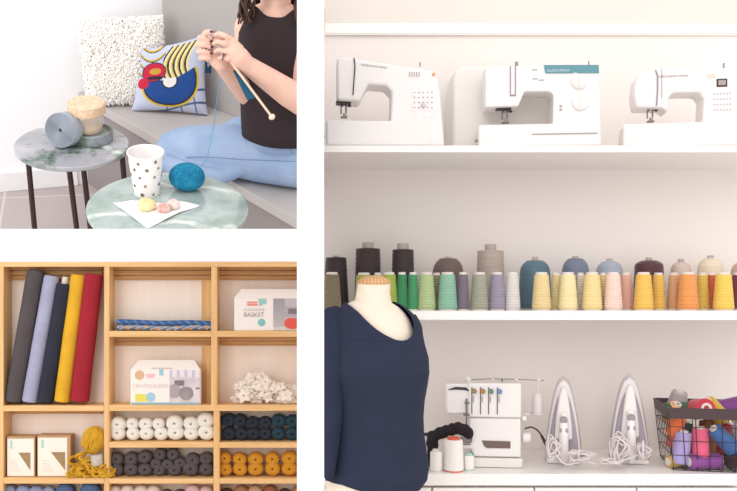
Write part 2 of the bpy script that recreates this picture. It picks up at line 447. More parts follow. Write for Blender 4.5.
mb = MB(); mb.box(W(474,139,YF-.0), (X(480,YF), YF+.03, Z(137,YF))); m2.part('base_latch', mb, GREYP)

m3 = machine('', [(636,75),(641,67.5),(658,66),(735,68),(742,72),(746,90),(749,143),(749,149),(623,149),(623,139),(625,121),(700,121.5),(701,97),(697,91),(672,90.5),(668,95),(667,110),(661,104.8),(658,105),(636,104),(634,90)], 'white sewing machine with a small grey screen above its buttons', -10, .03)
mb = MB(); mb.box((X(623,YF),YF-.010,ZT+.001), (X(748,YF),YF+.01,Z(121,YF))); m3.part('bed', mb, PLAST, bevel=.010, seg=3)
mb = MB(); mb.tube([W(655,67,YF-.002),W(657,73,YF-.003),W(657,88,YF-.003),W(656,103,YF-.003)], .0022, 6); mb.tube([W(661,66,YF-.002),W(661,96,YF-.002)], .001, 6); m3.part('thread_slot', mb, S1)
sc = plate(m3,'screen',713,78.5,723,86.5,DARKP,-.003,.005,bevel=.001)
mb = MB(); mb.box((X(714.5,YF),YF-.0045,Z(85,YF)), (X(721.5,YF),YF-.003,Z(80,YF))); m3.part('display', mb, mat('lcd_grey',(165,150,140),.3), parent=sc)
mb = MB()
for r in range(4):
    for c in range(6):
        a = 710+c*3; b = 92.5+r*5.4; mb.box((X(a,YF),YF-.002,Z(b+1.7,YF)), (X(a+1.5,YF),YF,Z(b,YF)))
m3.part('buttons', mb, mat('button_grey',(196,186,190),.5))['kind'] = 'stuff'
plate(m3,'sticker',704.5,73.5,711,77.5,mat('peach_sticker',(240,205,178),.6))
m3.text('HUSQVARNA VIKING', (X(672,YF),YF-.001,Z(74,YF)), .0105, INK)
needle_unit(m3, 648.5, 104, 121)
mb = MB(); mb.cyl(W(717.6,68,YF+.04), W(717.6,63,YF+.04), .0035); m3.part('spool_pin', mb, GREYP)
mb = MB(); mb.box((X(625,YF),YF-.016,ZT+.0005), (X(638,YF),YF-.02,ZT+.006)); m3.part('foot', mb, GREYP)

# ---- cones of thread
def cone_profile(rb, rt, h, wob=.0008, n=26):
    p = [(0,0),(rb*.93,0),(rb,.004)]
    for i in range(n): 
        t = i/(n-1); p.append((rb+(rt-rb)*t+(wob if i%2 else -wob), .006+(h-.012)*t))
    p += [(rt*.93,h-.002),(0,h)]
    return p
TUBE = mat('spool_tube', (222,212,206), .5); TUBEG = mat('grey_card_tube', (176,166,158), .7)
def thread_cone(px, w, ytop, Yc, rgb, label, group, zb, taper=.78, top=TUBE, topr=.012, topx=.006, big=False, dome=0):
    h = Z(ytop,Yc)-zb
    rb = w/2*Yc/F; rt = rb*taper
    loc = (X(px,Yc),Yc,zb)
    t = Thing('thread_cone', label, 'thread cone', loc, group)
    g_ = sum(rgb)/3; rgb = tuple(int(v*.86+g_*.14) for v in rgb)
    nm = 'thread_%d_%d_%d' % rgb
    m = mat(nm, rgb, .62, var=.16, vscale=5, stretch=(1,1,26), ramp=(.3,.7), sheen=.2)
    mb = MB(); M = Matrix.Translation(Vector(loc)+Vector((0,0,.004)))
    hh = h-.008
    if dome:
        p = [(0,0),(rb*.92,0),(rb*.97,.01)]
        for i in range(26):
            s_ = i/25; r = rb*(1-(.10)*s_) if s_ < 1-dome else rb*(1-.10*s_)*sqrt(max(0,1-((s_-(1-dome))/dome)**2.6*.72))
            p.append((r+(.0007 if i%2 else -.0007), .012+(hh-.014)*s_))
        p.append((0,hh)); mb.lathe(p, M, 32)
    else: mb.lathe(cone_profile(rb,rt,hh), M, 32)
    t.part('yarn', mb, m)
    mb = MB(); mb.lathe([(0,0),(rb*.9,0),(rb*.9,.006),(rb*.3,.006),(rb*.3,h*.5),(topr,h*.6),(topr,h+topx-.002),(topr*.9,h+topx),(topr*.6,h+topx),(topr*.6,h+topx-.008),(0,h+topx-.008)], Matrix.Translation(Vector(loc)), 24)
    t.part('tube', mb, top)
    return t
YB, YR = 3.46, 3.27
gb = 'large yarn cones standing at the back of the middle shelf'; gf = 'small thread cones along the front of the middle shelf'
back = [(336,26,256,(54,40,42),.8,0,'near-black yarn cone behind the dress form shoulder, behind the olive brown thread',0),
 (368,27,247,(60,44,44),.9,.018,'dark brown yarn cone with exposed tube directly above the neck cap of the dress form',0),
 (403,24,248,(62,46,48),.88,.018,'dark brown yarn cone with exposed tube behind the bright green threads',0),
 (448,33,257,(116,94,90),.85,0,'taupe brown domed yarn cone without tube behind the mint green thread',.35),
 (490.5,28,249,(186,166,154),.92,.018,'tall beige melange yarn cone with exposed tube',0),
 (535,32,259,(84,116,136),.9,.008,'teal blue domed yarn cone, widest on the shelf',.3),
 (575.5,28,257,(116,126,150),.9,.004,'slate blue domed yarn cone behind the pale yellow threads',.3),
 (609.5,28,260,(164,172,188),.9,.006,'light grey-blue domed yarn cone behind the pale pink thread',.3),
 (649,30,259,(90,46,54),.93,.006,'burgundy yarn cone behind the amber threads',.15),
 (681,21,261,(214,190,176),.85,.008,'pale beige-pink yarn cone behind the orange thread',.2),
 (710.5,26,257,(234,216,190),.9,.006,'cream yarn cone behind the red-orange thread',.25),
 (743,24,261,(206,176,160),.9,.006,'dusty pink yarn cone behind the burgundy thread at the shelf end',.25)]
for px,w,yt,c,tp,ex,lb,dm in back:
    thread_cone(px,w,yt,YB,c,lb,gb,ZM,tp,TUBEG,.022 if ex>.01 else .012,ex if ex else .001,dome=dm)
front = [(332,19,(128,112,84),'olive brown thread cone beside the dress form shoulder',0),
 (364,20,(176,176,60),'yellow-olive thread cone mostly hidden behind the neck cap',1),
 (378,12,(214,200,200),'pale grey thread cone peeping out behind the neck cap',1),
 (389,18,(164,180,66),'lime green thread cone beside the dress form neck',0),
 (402,12,(48,140,84),'bright green thread cone touching the lime green one',0),
 (413,12,(60,152,96),'bright green thread cone touching the pale green one',0),
 (426.5,18.5,(178,196,136),'pale green thread cone between bright green and mint cones',0),
 (436.5,12,(150,142,104),'khaki thread cone squeezed behind the pale green one',1),
 (447.5,20,(136,188,160),'mint green thread cone',0),
 (463,13,(118,104,120),'dark mauve grey thread cone next to the mint green one',0),
 (479.5,18.5,(160,160,140),'sage grey thread cone below the tall beige cone',0),
 (497,17,(150,140,160),'lavender grey thread cone next to the sage grey one',0),
 (512.5,15.5,(216,208,204),'white thread cone standing next to the teal blue cone',0),
 (541.5,19,(232,204,140),'soft yellow thread cone in front of the teal blue cone',0),
 (556,11,(234,212,150),'soft yellow thread cone half hidden between two wider pale yellow cones',1),
 (568,19,(240,220,160),'pale cream-yellow thread cone in front of the slate blue cone',0),
 (580.5,10,(222,210,190),'ivory thread cone half hidden between two pale yellow cones',1),
 (592,20,(240,212,140),'warm pale yellow thread cone beside the light grey-blue cone',0),
 (603,9,(238,208,130),'narrow slice of a yellow thread cone hidden behind its pale pink neighbour',1),
 (613,18.5,(240,206,192),'pale pink thread cone',0),
 (626,14,(236,176,158),'salmon pink thread cone behind the pale pink one',1),
 (643.5,19.5,(244,190,76),'amber yellow thread cone in front of the burgundy cone',0),
 (658.5,14,(242,188,72),'amber yellow thread cone half hidden behind the wider amber one',1),
 (674,13,(218,160,110),'tan orange thread cone behind the bright orange one',1),
 (688,20.5,(240,150,72),'bright orange thread cone',0),
 (702.5,13,(232,190,70),'mustard yellow thread cone next to the bright orange one',1),
 (712,10,(214,96,56),'red-orange thread cone half hidden between two yellow cones',1),
 (723.5,20,(246,202,78),'sunny yellow thread cone near the shelf end',0),
 (738,16,(128,52,60),'burgundy thread cone at the shelf end',1)]
for px,w,c,lb,b in front:
    thread_cone(px,w,273 if not b else 273.5,YR+(.07 if b else 0),c,lb,gf,ZM,.75,TUBE,w/2*YR/F*.60,.003)

# ---- overlocker
YO = 3.22
t = Thing('overlocker', 'white overlocker machine with four tension slots on the worktop', 'overlocker', (X(485,YO),YO,ZC), yaw=rad(-6))
mb = MB(); mb.box((X(446.5,YO),YO,Z(414.5,YO)), (X(472,YO),YO+.13,Z(384,YO))); t.part('head', mb, PLAST, bevel=.006)
mb = MB(); mb.box((X(468,YO),YO-.005,Z(417.5,YO)), (X(520.5,YO),YO+.14,Z(383,YO))); t.part('tension_housing', mb, PLAST, bevel=.006)
mb = MB(); mb.prism([(X(470,YO),Z(418,YO)),(X(520,YO),Z(418,YO)),(X(520.5,YO),Z(457,YO)),(X(474,YO),Z(457,YO)),(X(468,YO),Z(440,YO))], YO+.002, YO+.14); t.part('looper_cover', mb, PLAST, bevel=.005)
mb = MB(); mb.box((X(471.5,YO),YO-.012,ZC+.001), (X(521.5,YO),YO+.15,Z(457.6,YO))); t.part('base', mb, PLAST2, bevel=.004)
mb = MB(); mb.prism([(X(482,YO),Z(440.5,YO)),(X(484,YO),Z(446,YO)),(X(487,YO),Z(448,YO)),(X(510,YO),Z(448,YO)),(X(510,YO),Z(441,YO))], YO-.001, YO+.004); t.part('window', mb, mat('smoky_window',(110,90,84),.3))
cols = [(150,120,80),(170,120,70),(90,130,110),(110,130,170)]
for k,a in enumerate((471.5,480,488,496.5)):
    mb = MB(); mb.box((X(a,YO),YO-.0075,Z(414,YO)), (X(a+.9,YO),YO-.004,Z(387,YO))); sl = t.part('tension_slot', mb, INKD)
    mb = MB(); mb.lathe([(0,0),(.009,0),(.009,.012),(0,.012)], Matrix.Translation(Vector(W(a+3.5,391.5,YO-.016)))@Matrix.Rotation(-pi/2,4,'X'), 18); t.part('tension_dial', mb, mat('tension_%d'%k, cols[k], .5))
    mb = MB(); mb.box((X(a+1.8,YO),YO-.009,Z(402,YO)), (X(a+2.6,YO),YO-.004,Z(396,YO))); t.part('lever', mb, GREYP)
mb = MB(); mb.tube([W(449,390.2,YO-.002),W(456,388.5,YO-.002),W(466,389,YO-.002),W(470,391.5,YO-.002)], [.0015,.005,.005,.002], 8); t.part('take_up_cover', mb, DARKP)
mb = MB(); mb.cyl(W(467,399,YO-.008), W(467,424,YO-.008), .003); mb.cyl(W(465,403,YO-.01), W(470,403,YO-.01), .003); mb.cyl(W(467,424,YO-.008), W(467,438,YO-.008), .0015); t.part('needle_bar', mb, STEEL)
mb = MB(); mb.box(W(462,443,YO-.02), (X(473,YO-.02),YO+.02,Z(438.5,YO-.02))); mb.box(W(464,416.2,YO-.01), (X(470,YO),YO+.0,Z(414,YO))); t.part('presser_foot', mb, STEEL, bevel=.001)
mb = MB(); mb.box(W(457,449,YO-.01), (X(474,YO),YO+.08,Z(445,YO))); t.part('needle_plate', mb, PLAST2, bevel=.002)
mb = MB(); mb.tube([W(466,380,YO+.06),W(490,378.5,YO+.06),W(515,379,YO+.06),W(541,380,YO+.06)], .0022, 8); g = t.part('thread_guide', mb, GREYP)
for a in (467,491,514,536):
    mb = MB(); mb.ell(W(a,379.5,YO+.06), .006 if a > 470 else .011, 12, 8); t.part('guide_eye', mb, PLAST2, parent=g)
mb = MB(); mb.cyl(W(500,379,YO+.06), W(500,386,YO+.06), .003); t.part('guide_post', mb, STEEL)
mb = MB(); mb.lathe([(0,0),(.017,0),(.019,.003),(.019,.026),(.014,.03),(0,.03)], Matrix.Translation(Vector(W(520,437,YO+.05)))@Matrix.Rotation(pi/2,4,'Y'), 24); t.part('handwheel', mb, PLAST2)
mb = MB(); mb.lathe([(0,0),(.010,0),(.010,.014),(0,.014)], Matrix.Translation(Vector(W(520.5,418,YO+.03)))@Matrix.Rotation(pi/2,4,'Y'), 18); t.part('knob', mb, PLAST2)
mb = MB(); mb.tube(spline([W(521,428,YO+.1),W(528,426.5,YO+.1),W(535,431,YO+.1),W(541,441,YO+.1),W(544,450,YO+.09)],5), .003, 8); mb.tube([W(537,434,YO+.1),W(541,441.5,YO+.1),W(543.5,447,YO+.1)],[.004,.0065,.004],8); t.part('power_cord', mb, DARKP)
YP = YO+.12
mb = MB(); mb.lathe([(0,0),(.028,0),(.028,.005),(.019,.007),(.021,.02),(.018,.07),(.012,.080),(.005,.083),(.005,.11),(0,.11)], Matrix.Translation(Vector(W(533,413.5,YP))), 24); h = t.part('cone_holder', mb, mat('frosted_plastic',(216,206,206),.35))
mb = MB(); mb.tube([W(520,414,YP),W(533,414,YP)], .005, 8); t.part('holder_arm', mb, PLAST2)

# small cones beside it
def small_cone(px, w, yt, Yc, rgb, label, ring, taper=.9):
    loc = (X(px,Yc),Yc,ZC); h = Z(yt,Yc)-ZC; rb = w/2*Yc/F
    t = Thing('overlock_thread_cone', label, 'thread cone', loc, 'thread cones beside the overlocker')
    mb = MB(); mb.lathe(cone_profile(rb,rb*taper,h-.01,.0004), Matrix.Translation(Vector(loc)+Vector((0,0,.003))), 32); t.part('thread', mb, mat('thread_white',(238,232,228),.7))
    mb = MB(); mb.lathe([(0,0),(rb*.95,0),(rb*.95,.004),(rb*.4,.006),(rb*.4,h*.6),(rb*.62,h-.009),(rb*.62,h-.002),(rb*.5,h),(rb*.38,h),(rb*.36,h-.01),(0,h-.01)], Matrix.Translation(Vector(loc)), 28); t.part('tube', mb, ring)
small_cone(453.5,20.5,437,3.155,(238,232,228),'large white thread cone with an orange-red tube rim beside the overlocker',mat('orange_red_tube',(214,96,70),.5))
small_cone(436,12,449,3.15,(236,230,226),'plain white thread spool between dress form and large white cone',TUBE,.95)
small_cone(469,10.5,453,3.17,(236,230,226),'white thread spool with a mint tube in front of the overlocker',mat('mint_tube',(160,206,190),.5),.95)
small_cone(426,12,433,3.30,(226,218,214),'white thread cone behind the dress form, its dark rim showing',DARKP,.9)
mb = MB()
pp = [W(433,447,3.22),W(432,439,3.23),W(438,433,3.23),W(446,431,3.22),W(455,429,3.22),W(463,429.5,3.20),W(468,432,3.19)]
sp = spline(pp, 8)
for k, p in enumerate(sp):
    a = k*.9; mb.ell(p+Vector((.004*cos(a),.006*sin(a),.004*sin(a*1.7))), (.015+.005*sin(k*2.1), .024, .017+.006*cos(k*1.3)), 12, 8)
mb.capsule([Vector(W(431,446,3.22)),Vector((X(430,3.22),3.22,ZC+.012))],[.012,.012])
single('black_ribbing', mb, mat('black_knit',(38,30,34),.95,bump=.6,bscale=200), 'crumpled strip of black knit ribbing draped behind the white cones', 'fabric', W(448,436,3.22), remesh=.004, smooth=2)

# ---- irons
LIL = mat('lilac_grey_plastic', (160,150,160), .35)
def iron(cx_, wl, wr, top, label, Yi=3.28):
    bot = 290+(CZ-ZC)/Yi*F
    loc = (X(cx_,Yi),Yi,ZC)
    t = Thing('steam_iron', label, 'iron', loc, 'two upright steam irons', yaw=rad(-15))
    def teardrop(l, r, tp, b, k=18, pw=.46):
        c = cx_+ (r+l)/2
        out = []
        hw = (r-l)/2
        for i in range(k+1):
            s_ = i/k; w = hw*(s_**pw)*(1 if s_<.75 else 1-.25*((s_-.75)/.25)**2*.35); out.append((c+w, tp+(b-tp)*s_))
        for i in range(k, 0, -1):
            s_ = i/k; w = hw*(s_**pw)*(1 if s_<.75 else 1-.25*((s_-.75)/.25)**2*.35); out.append((c-w, tp+(b-tp)*s_))
        return [(X(a,Yi), max(Z(b_,Yi),ZC+.001)) for a,b_ in out]
    mb = MB(); mb.prism(teardrop(-wl,wr,top,bot), Yi+.045, Yi+.057); t.part('soleplate', mb, mat('soleplate_steel',(186,178,176),.3,metal=.8), bevel=.002)
    mb = MB(); mb.prism(teardrop(-wl+1.5,wr-1.5,top+3,bot), Yi+.02, Yi+.045); t.part('skirt', mb, mat('iron_shell',(226,218,220),.35), bevel=.006, seg=3)
    mb = MB(); mb.prism(teardrop(-wl+4,wr-4,top+15,bot-8), Yi+.004, Yi+.03); t.part('water_tank', mb, LIL, bevel=.006, seg=3)
    mb = MB(); mb.prism(teardrop(-9,9,top+9,top+62), Yi-.02, Yi+.022); t.part('body', mb, PLAST, bevel=.008, seg=3)
    mb = MB(); XI = X(cx_,Yi); p = [Vector((XI,Yi-.03,Z(top+36,Yi))),Vector((XI,Yi-.05,Z(top+48,Yi))),Vector((XI,Yi-.052,Z(top+62,Yi))),Vector((XI,Yi-.045,Z(top+76,Yi))),Vector((XI,Yi-.03,ZC+.018))]
    mb.tube(spline(p,5), [.013+.004*min(1,i/8) for i in range(21)], 18); t.part('handle', mb, PLAST)
    mb = MB(); mb.lathe([(0,0),(.011,0),(.0135,.003),(.0135,.016),(0,.016)], Matrix.Translation(Vector((XI,Yi-.06,Z(top+41,Yi))))@Matrix.Rotation(-pi/2,4,'X'), 24); t.part('steam_dial', mb, GREYP)
    for a in (-2.6,2.6):
        mb = MB(); mb.ell((XI+a*.0034,Yi-.063,Z(top+51,Yi)), (.006,.005,.009), 12, 8); t.part('button', mb, LIL)
    mb = MB(); mb.box((X(cx_-wl+3,Yi),Yi-.012,ZC+.001), (X(cx_+wr-3,Yi),Yi+.055,ZC+.018)); t.part('heel', mb, PLAST, bevel=.005)
    return t
def cord(t, cx_, seeds, far):
    random.seed(seeds); pts = []
    for k in range(46):
        a = k*1.25; r = .034+.012*sin(k*.7)
        pts.append(Vector((X(cx_,3.2)+r*cos(a)+far*k*.0012*.9, 3.205+.03*sin(a*.5)+random.uniform(-.008,.008), ZC+.008+abs(.034*(1+sin(a)))*(1-.3*k/46)+random.uniform(0,.006))))
    mb = MB(); mb.tube(spline(pts,6), .0036, 8); return t.part('power_cord', mb, mat('white_cord',(218,208,206),.5))
i1 = iron(563.5,19.5,19.5,377,'upright steam iron closer to the overlocker, its cord coiled at the heel')
i2 = iron(630,21,21,374.7,'upright steam iron next to the wire basket, its cord wound round the handle')
def coil(t, cx_, cy_, rx, rz, nloop, Yc, seed, tilt=0):
    random.seed(seed); pts = []
    for k in range(nloop*10):
        a = 2*pi*k/10; j = k//10
        rr = 1+.22*sin(j*2.3+seed)
        pts.append(Vector((X(cx_,Yc)+rx*rr*cos(a)+.006*sin(j*1.9), Yc+.012*sin(a+j)+.004*j-.02, max(ZC+.004, Z(cy_,Yc)+rz*rr*sin(a+tilt*.3)+.006*cos(j*2.7)))))
    return pts
def tangle(t, cx_, cy_, wx, wz, n, Yc, seed):
    random.seed(seed); pts = []
    for k in range(n):
        a = k*2.1+random.uniform(-.5,.5); r = random.uniform(.45,1)
        pts.append(Vector((X(cx_,Yc)+wx*r*cos(a), Yc-.02+.02*sin(a*1.7)+random.uniform(-.012,.012), max(ZC+.004, Z(cy_,Yc)+wz*r*sin(a)))))
    return pts
Lc = i1.o.matrix_world.inverted(); Lc2 = i2.o.matrix_world.inverted()
WC = mat('white_cord',(214,204,204),.5)
p = [Vector(W(566,466,3.2))]+tangle(i1,551,447,.026,.045,26,3.2,1)+[Vector(W(565,464,3.16))]+tangle(i1,578,455,.055,.024,30,3.19,7)+[Vector(W(598,464,3.17))]
mb = MB(); mb.tube([i1.loc+Lc@q for q in spline(p,6)], .0031, 8); i1.part('power_cord', mb, WC)
p = tangle(i2,617,447,.036,.060,44,3.2,2)+tangle(i2,640,450,.022,.045,16,3.2,5)+tangle(i2,606,460,.035,.012,12,3.17,3)
mb = MB(); mb.tube([i2.loc+Lc2@q for q in spline(p,6)], .0031, 8); i2.part('power_cord', mb, WC)

# ---- wire basket with spools
BL = Vector((X(675,3.15),3.16,ZC)); yawb = rad(12)
Bd = .27; Bw = .40; Bh = .222; tap = .022
TB = Matrix.Translation(BL) @ Matrix.Rotation(-yawb,4,'Z')
WIRE = mat('dark_wire', (58,46,50), .5, metal=.3)
t = Thing('wire_basket', 'dark metal wire basket full of bright spools on the worktop', 'basket', BL)
def bp(u, v, w):  # u along the width, v along depth, w height
    e = tap*w/Bh
    return TB @ Vector((-e+u*(Bw+2*e), -e*.6+v*(Bd+1.2*e), w))
mb = MB()
for w in (.003,.055,.105,.155):
    mb.tube([bp(0,0,w),bp(1,0,w),bp(1,1,w),bp(0,1,w),bp(0,0,w)], .0016, 6)
for k in range(11):
    u = k/10
    mb.tube([bp(u,0,Bh-.02),bp(u,0,.003),bp(u,1,.003),bp(u,1,Bh-.02)], .0016, 6)
for k in range(1,8):
    v = k/8
    mb.tube([bp(0,v,Bh-.02),bp(0,v,.003),bp(1,v,.003),bp(1,v,Bh-.02)], .0016, 6)
t.part('wire_mesh', mb, WIRE)
mb = MB()
for a,b in (((0,0),(1,0)),((1,0),(1,1)),((1,1),(0,1)),((0,1),(0,0))):
    p = [bp(*a,Bh-.038),bp(*b,Bh-.038),bp(*b,Bh),bp(*a,Bh)]
    nrm = (p[1]-p[0]).cross(p[3]-p[0]).normalized()*.002
    mb.add([q-nrm for q in p]+[q+nrm for q in p], [(0,1,2,3),(7,6,5,4),(0,4,5,1),(1,5,6,2),(2,6,7,3),(3,7,4,0)])
t.part('rim', mb, mat('dark_rim',(74,58,60),.5,metal=.2))
def bspool(u, v, w, axis, L, r, rgb, label, tap_=.85, hole=True, name='thread_spool'):
    c = bp(u,v,w); ax = Vector(axis).normalized()
    M = Matrix.Translation(c) @ ax.to_track_quat('Z','Y').to_matrix().to_4x4() @ Matrix.Translation((0,0,-L/2))
    t = Thing(name, label, 'spool', c, 'bright spools in the wire basket')
    p = [(0,.003),(r*.95,.003)]+[(r*(1-(1-tap_)*i/15)+(.0005 if i%2 else -.0005), .005+(L-.010)*i/15) for i in range(16)]+[(r*tap_*.95,L-.003),(0,L-.003)]
    mb = MB(); mb.lathe(p, M, 26); t.part('thread', mb, mat('spool_%d_%d_%d'%rgb, rgb, .5, var=.15, vscale=8, stretch=(1,1,1), sheen=.2))
    mb = MB(); q = r*tap_; mb.lathe([(0,0),(r*.6,0),(r*.6,.003),(q*.35,.004),(q*.35,L*.5),(q*.52,L-.004),(q*.55,L+.004),(q*.30,L+.004),(q*.27,L-.012),(0,L-.012)], M, 22); t.part('tube', mb, TUBE)
S = bspool
S(.10,.17,.075,(.12,-.05,1),.115,.032,(170,156,206),'lavender spool standing against the basket wires')
S(.25,.15,.085,(-.02,0,1),.125,.031,(224,92,124),'hot pink spool standing against the basket wires')
S(.27,.12,.031,(1,.05,.02),.115,.028,(132,66,140),'purple spool lying at the basket bottom under the hot pink one',.95)
S(.09,.45,.11,(.1,-.1,1),.10,.030,(230,120,110),'coral spool at the basket corner')
S(.08,.26,.150,(.2,-.4,.8),.08,.028,(226,112,60),'red-orange spool just under the basket rim corner')
S(.43,.14,.110,(-.75,-.1,.75),.11,.030,(62,98,156),'blue spool tilted beside the hot pink one')
S(.57,.16,.145,(-.2,-.5,.6),.09,.032,(176,168,170),'silver grey spool under the rim')
S(.56,.15,.040,(.3,-.9,.1),.09,.034,(70,48,60),'dark plum spool lying at the basket bottom',.95)
S(.05,.20,.026,(1,.2,.1),.07,.024,(196,160,90),'gold spool at the bottom corner of the basket',.9)
S(.12,.50,.195,(1,.1,.05),.10,.030,(56,92,62),'dark green spool lying across the top at the rim',.95)
S(.09,.50,.185,(.2,-.5,.8),.08,.030,(240,168,120),'peach orange spool at the rim corner')
S(.16,.75,.215,(.1,-.3,1),.09,.040,(178,168,170),'silver grey domed spool rising highest at the back',.7)
S(.29,.40,.205,(.02,-1,.18),.10,.037,(200,48,70),'crimson spool showing its hole towards the viewer',.95)
S(.41,.45,.200,(-.6,-.3,.6),.10,.032,(220,178,56),'mustard yellow spool resting against the crimson one')
S(.53,.60,.205,(.9,.1,.2),.11,.034,(120,56,130),'violet spool on top at the back rim',.95)
S(.62,.30,.190,(.4,-.7,.4),.09,.030,(236,200,70),'lemon yellow spool on top beside the violet one')
S(.36,.55,.10,(.1,.2,1),.12,.034,(150,96,60),'rust brown spool deep inside the basket')
S(.16,.50,.09,(.1,.2,1),.12,.036,(60,80,66),'bottle green spool deep behind the lavender one')
S(.50,.60,.09,(.2,.1,1),.12,.036,(180,60,80),'raspberry spool deep behind the blue one')
# ================================================================ pine shelving with yarn
YU = 4.95; DU = .15; YI = YU+DU-.01
def bx(a, b, c, d, Y0, Y1, Yp=YU): # px box a..c, b..d measured on plane Yp
    m = MB(); m.box((X(a,Yp),Y0,Z(d,Yp)), (X(c,Yp),Y1,Z(b,Yp))); return m
mb = MB(); mb.box((-2.6, 5.14, 0), (-.01, 5.2, 1.9)); struct('wall_rear', mb, WALLM)
U = Thing('shelving_unit', 'pine wood shelving unit holding fabric rolls, boxes and yarn balls', 'shelf', (X(150,YU),YU,0))
PANEL = mat('cream_back_panel', (244,230,218), .8, rgb2=(240,224,210), vscale=2, stretch=(9,1,.6))
mb = MB(); mb.box((X(-30,YU),YI,.02), (X(309,YU),YI+.01,Z(262.5,YU))); U.part('back_panel', mb, PANEL)
def up(a, c, b, d): U.part('upright', bx(a,b,c,d,YU,YI), WOOD, bevel=.002)
zt = 262
bot = 290+CZ/YU*F-2
up(-4,3.5,266.5,bot); up(104,109.3,266.5,bot); up(211,217,266.5,405.5); up(213.5,219.5,411,bot); up(304,310,266.5,bot)
def bd(a, c, b, d, m=None): U.part('shelf', bx(a,b,c,d,YU-.002,YI), m or WOODH, bevel=.002)
bd(-30,310,262,266.8)
bd(3.5,104,405.5,411.3); bd(109.3,304,405,411)
bd(109.3,211,331,337); bd(217,304,331,337)
bd(109.3,213.5,442.3,447.6); bd(219.5,304,442.3,447.8)
bd(3.5,104,477.8,483.6); bd(109.3,213.5,478.4,483.6); bd(219.5,304,478.4,483.6)
for b in (514,):
    bd(3.5,104,b,b+6); bd(109.3,213.5,b,b+6); bd(219.5,304,b,b+6)
bd(-4,310,560,566); bd(-4,310,bot-6,bot)
# added strips on the back panel, standing in for shelf undersides and side faces
def underside_strip(a, c, b, d, n=3):
    m = MB(); hh = (d-b)/n
    for k in range(n):
        m.box((X(a,YI),YI-.006-.010*(n-k),Z(b+(k+1)*hh-.5,YI)), (X(c,YI),YI,Z(b+k*hh,YI)))
    U.part('underside_strip', m, WOODD, bevel=.001)
underside_strip(-2,103,266,280.5); underside_strip(110,211,266,280.5); underside_strip(217,303,266,280.5)
underside_strip(110,211,336,346,2); underside_strip(217,303,336,346,2)
underside_strip(4,103,411,414,1)
def side_face_strip(a, c, b, d, w=2):
    m = MB(); k = (c-a)/w
    for i in range(w): m.box((X(a+i*k+.3,YI),YI-.014-.014*(i),Z(d,YI)), (X(a+(i+1)*k,YI),YI,Z(b,YI)))
    U.part('side_face_strip', m, WOODD if w == 1 else WOOD, bevel=.001)
side_face_strip(2,8.5,280,404,1); side_face_strip(201.5,211.5,280,331); side_face_strip(201.5,211.5,345,404); side_face_strip(3,8.5,412,477,1)

# ---- fabric rolls
YRo = 4.999
def roll(xt, yt, xb, w, rgb, label, core=False, tube=False):
    zb = Z(405.5,YU)+.001
    r = w/2*YRo/F
    top = Vector(W(xt,yt,YRo)); bt = Vector((X(xb,YRo),YRo,zb+r*.35))
    ax = (top-bt).normalized(); L = (top-bt).length
    M = Matrix.Translation(bt) @ ax.to_track_quat('Z','Y').to_matrix().to_4x4()
    t = Thing('fabric_roll', label, 'fabric roll', bt, 'fabric rolls leaning in the tall bay')
    m = mat('cloth_%d_%d_%d'%rgb, rgb, .95, var=.12, vscale=12, bump=.2, bscale=400)
    def mod(a, s): return 1+.025*sin(2*a+1)+.02*sin(3*a+s*2)+(.03 if .0 < a < .25 else 0)
    prof = [(r*.45,.004),(r*.9,0),(r,.006)]+[(r*(1+.012*sin(i*1.1)), .006+(L-.02)*i/14) for i in range(1,14)]+[(r*1.0,L-.012),(r*.93,L-.002),(r*.8,L+.002),(r*.42,L-.003)]
    mb = MB(); mb.lathe(prof, M, 36, mod); t.part('cloth', mb, m)
    mb = MB(); mb.lathe([(0,.002),(r*.4,.002),(r*.4,L+(.04 if tube else .001)),(r*.3,L+(.04 if tube else .001)),(r*.3,L-.02),(0,L-.02)], M, 20); t.part('core_tube', mb, TUBE if tube else CARD)
roll(36,270.5,13.5,17.5,(84,76,78),'charcoal grey fabric roll, tallest and at the bay end')
roll(52,276,29.5,15.5,(166,166,192),'pale lilac-blue fabric roll between the charcoal and navy rolls')
roll(64.5,284,45.5,16,(44,46,60),'dark navy fabric roll with white core tube showing',tube=True)
roll(79,275,62,16,(226,172,44),'mustard yellow fabric roll')
roll(94,274.5,79.5,19,(160,34,48),'deep red fabric roll against the upright')

# ---- craft boxes with yarn behind a triangular window
def craft_box(a, c, b, d, label, Yf=4.975):
    zb = Z(477.8,YU)+.001; zt_ = Z(b,Yf)
    t = Thing('craft_box', label, 'box', (X((a+c)/2,Yf),Yf,zb), 'craft kit boxes on the shelf')
    x0, x1 = X(a,Yf), X(c,Yf)
    mb = MB(); mb.box((x0,Yf,zb), (x1,Yf+.09,zt_)); t.part('carton', mb, CARD, bevel=.002)
    mb = MB(); mb.box((x0+.004,Yf-.002,zb+.004), (x1-.018 if c-a > 30 else x1-.006,Yf+.0005,zt_-.012)); fr = t.part('front_label', mb, mat('cream_label',(238,228,216),.8))
    w = x1-x0; h = zt_-zb
    # triangular window with the crafted contents showing
    mb = MB(); mb.prism([(x0+w*.42,zb+h*.60),(x1-w*.16,zb+h*.60),(x1-w*.16,zb+h*.16)], Yf-.004, Yf-.001); t.part('window', mb, mat('box_contents',(176,140,100),.8,rgb2=(140,120,90),vscale=90))
    mb = MB(); mb.box((x0+w*.12,Yf-.0035,zt_-h*.30), (x0+w*.2,Yf-.001,zt_-h*.10)); t.part('tag', mb, mat('mint_tag',(170,210,196),.7))
    mb = MB()
    for k in range(5): mb.box((x0+w*.14,Yf-.0032,zb+h*(.14+.06*k)), (x0+w*(.30+.05*((4-k))),Yf-.001,zb+h*(.155+.06*k)))
    t.part('print', mb, mat('pink_print',(226,196,188),.8))
craft_box(6.8,35,436.5,477,'craft kit box with cream label, its side against the bay wall')
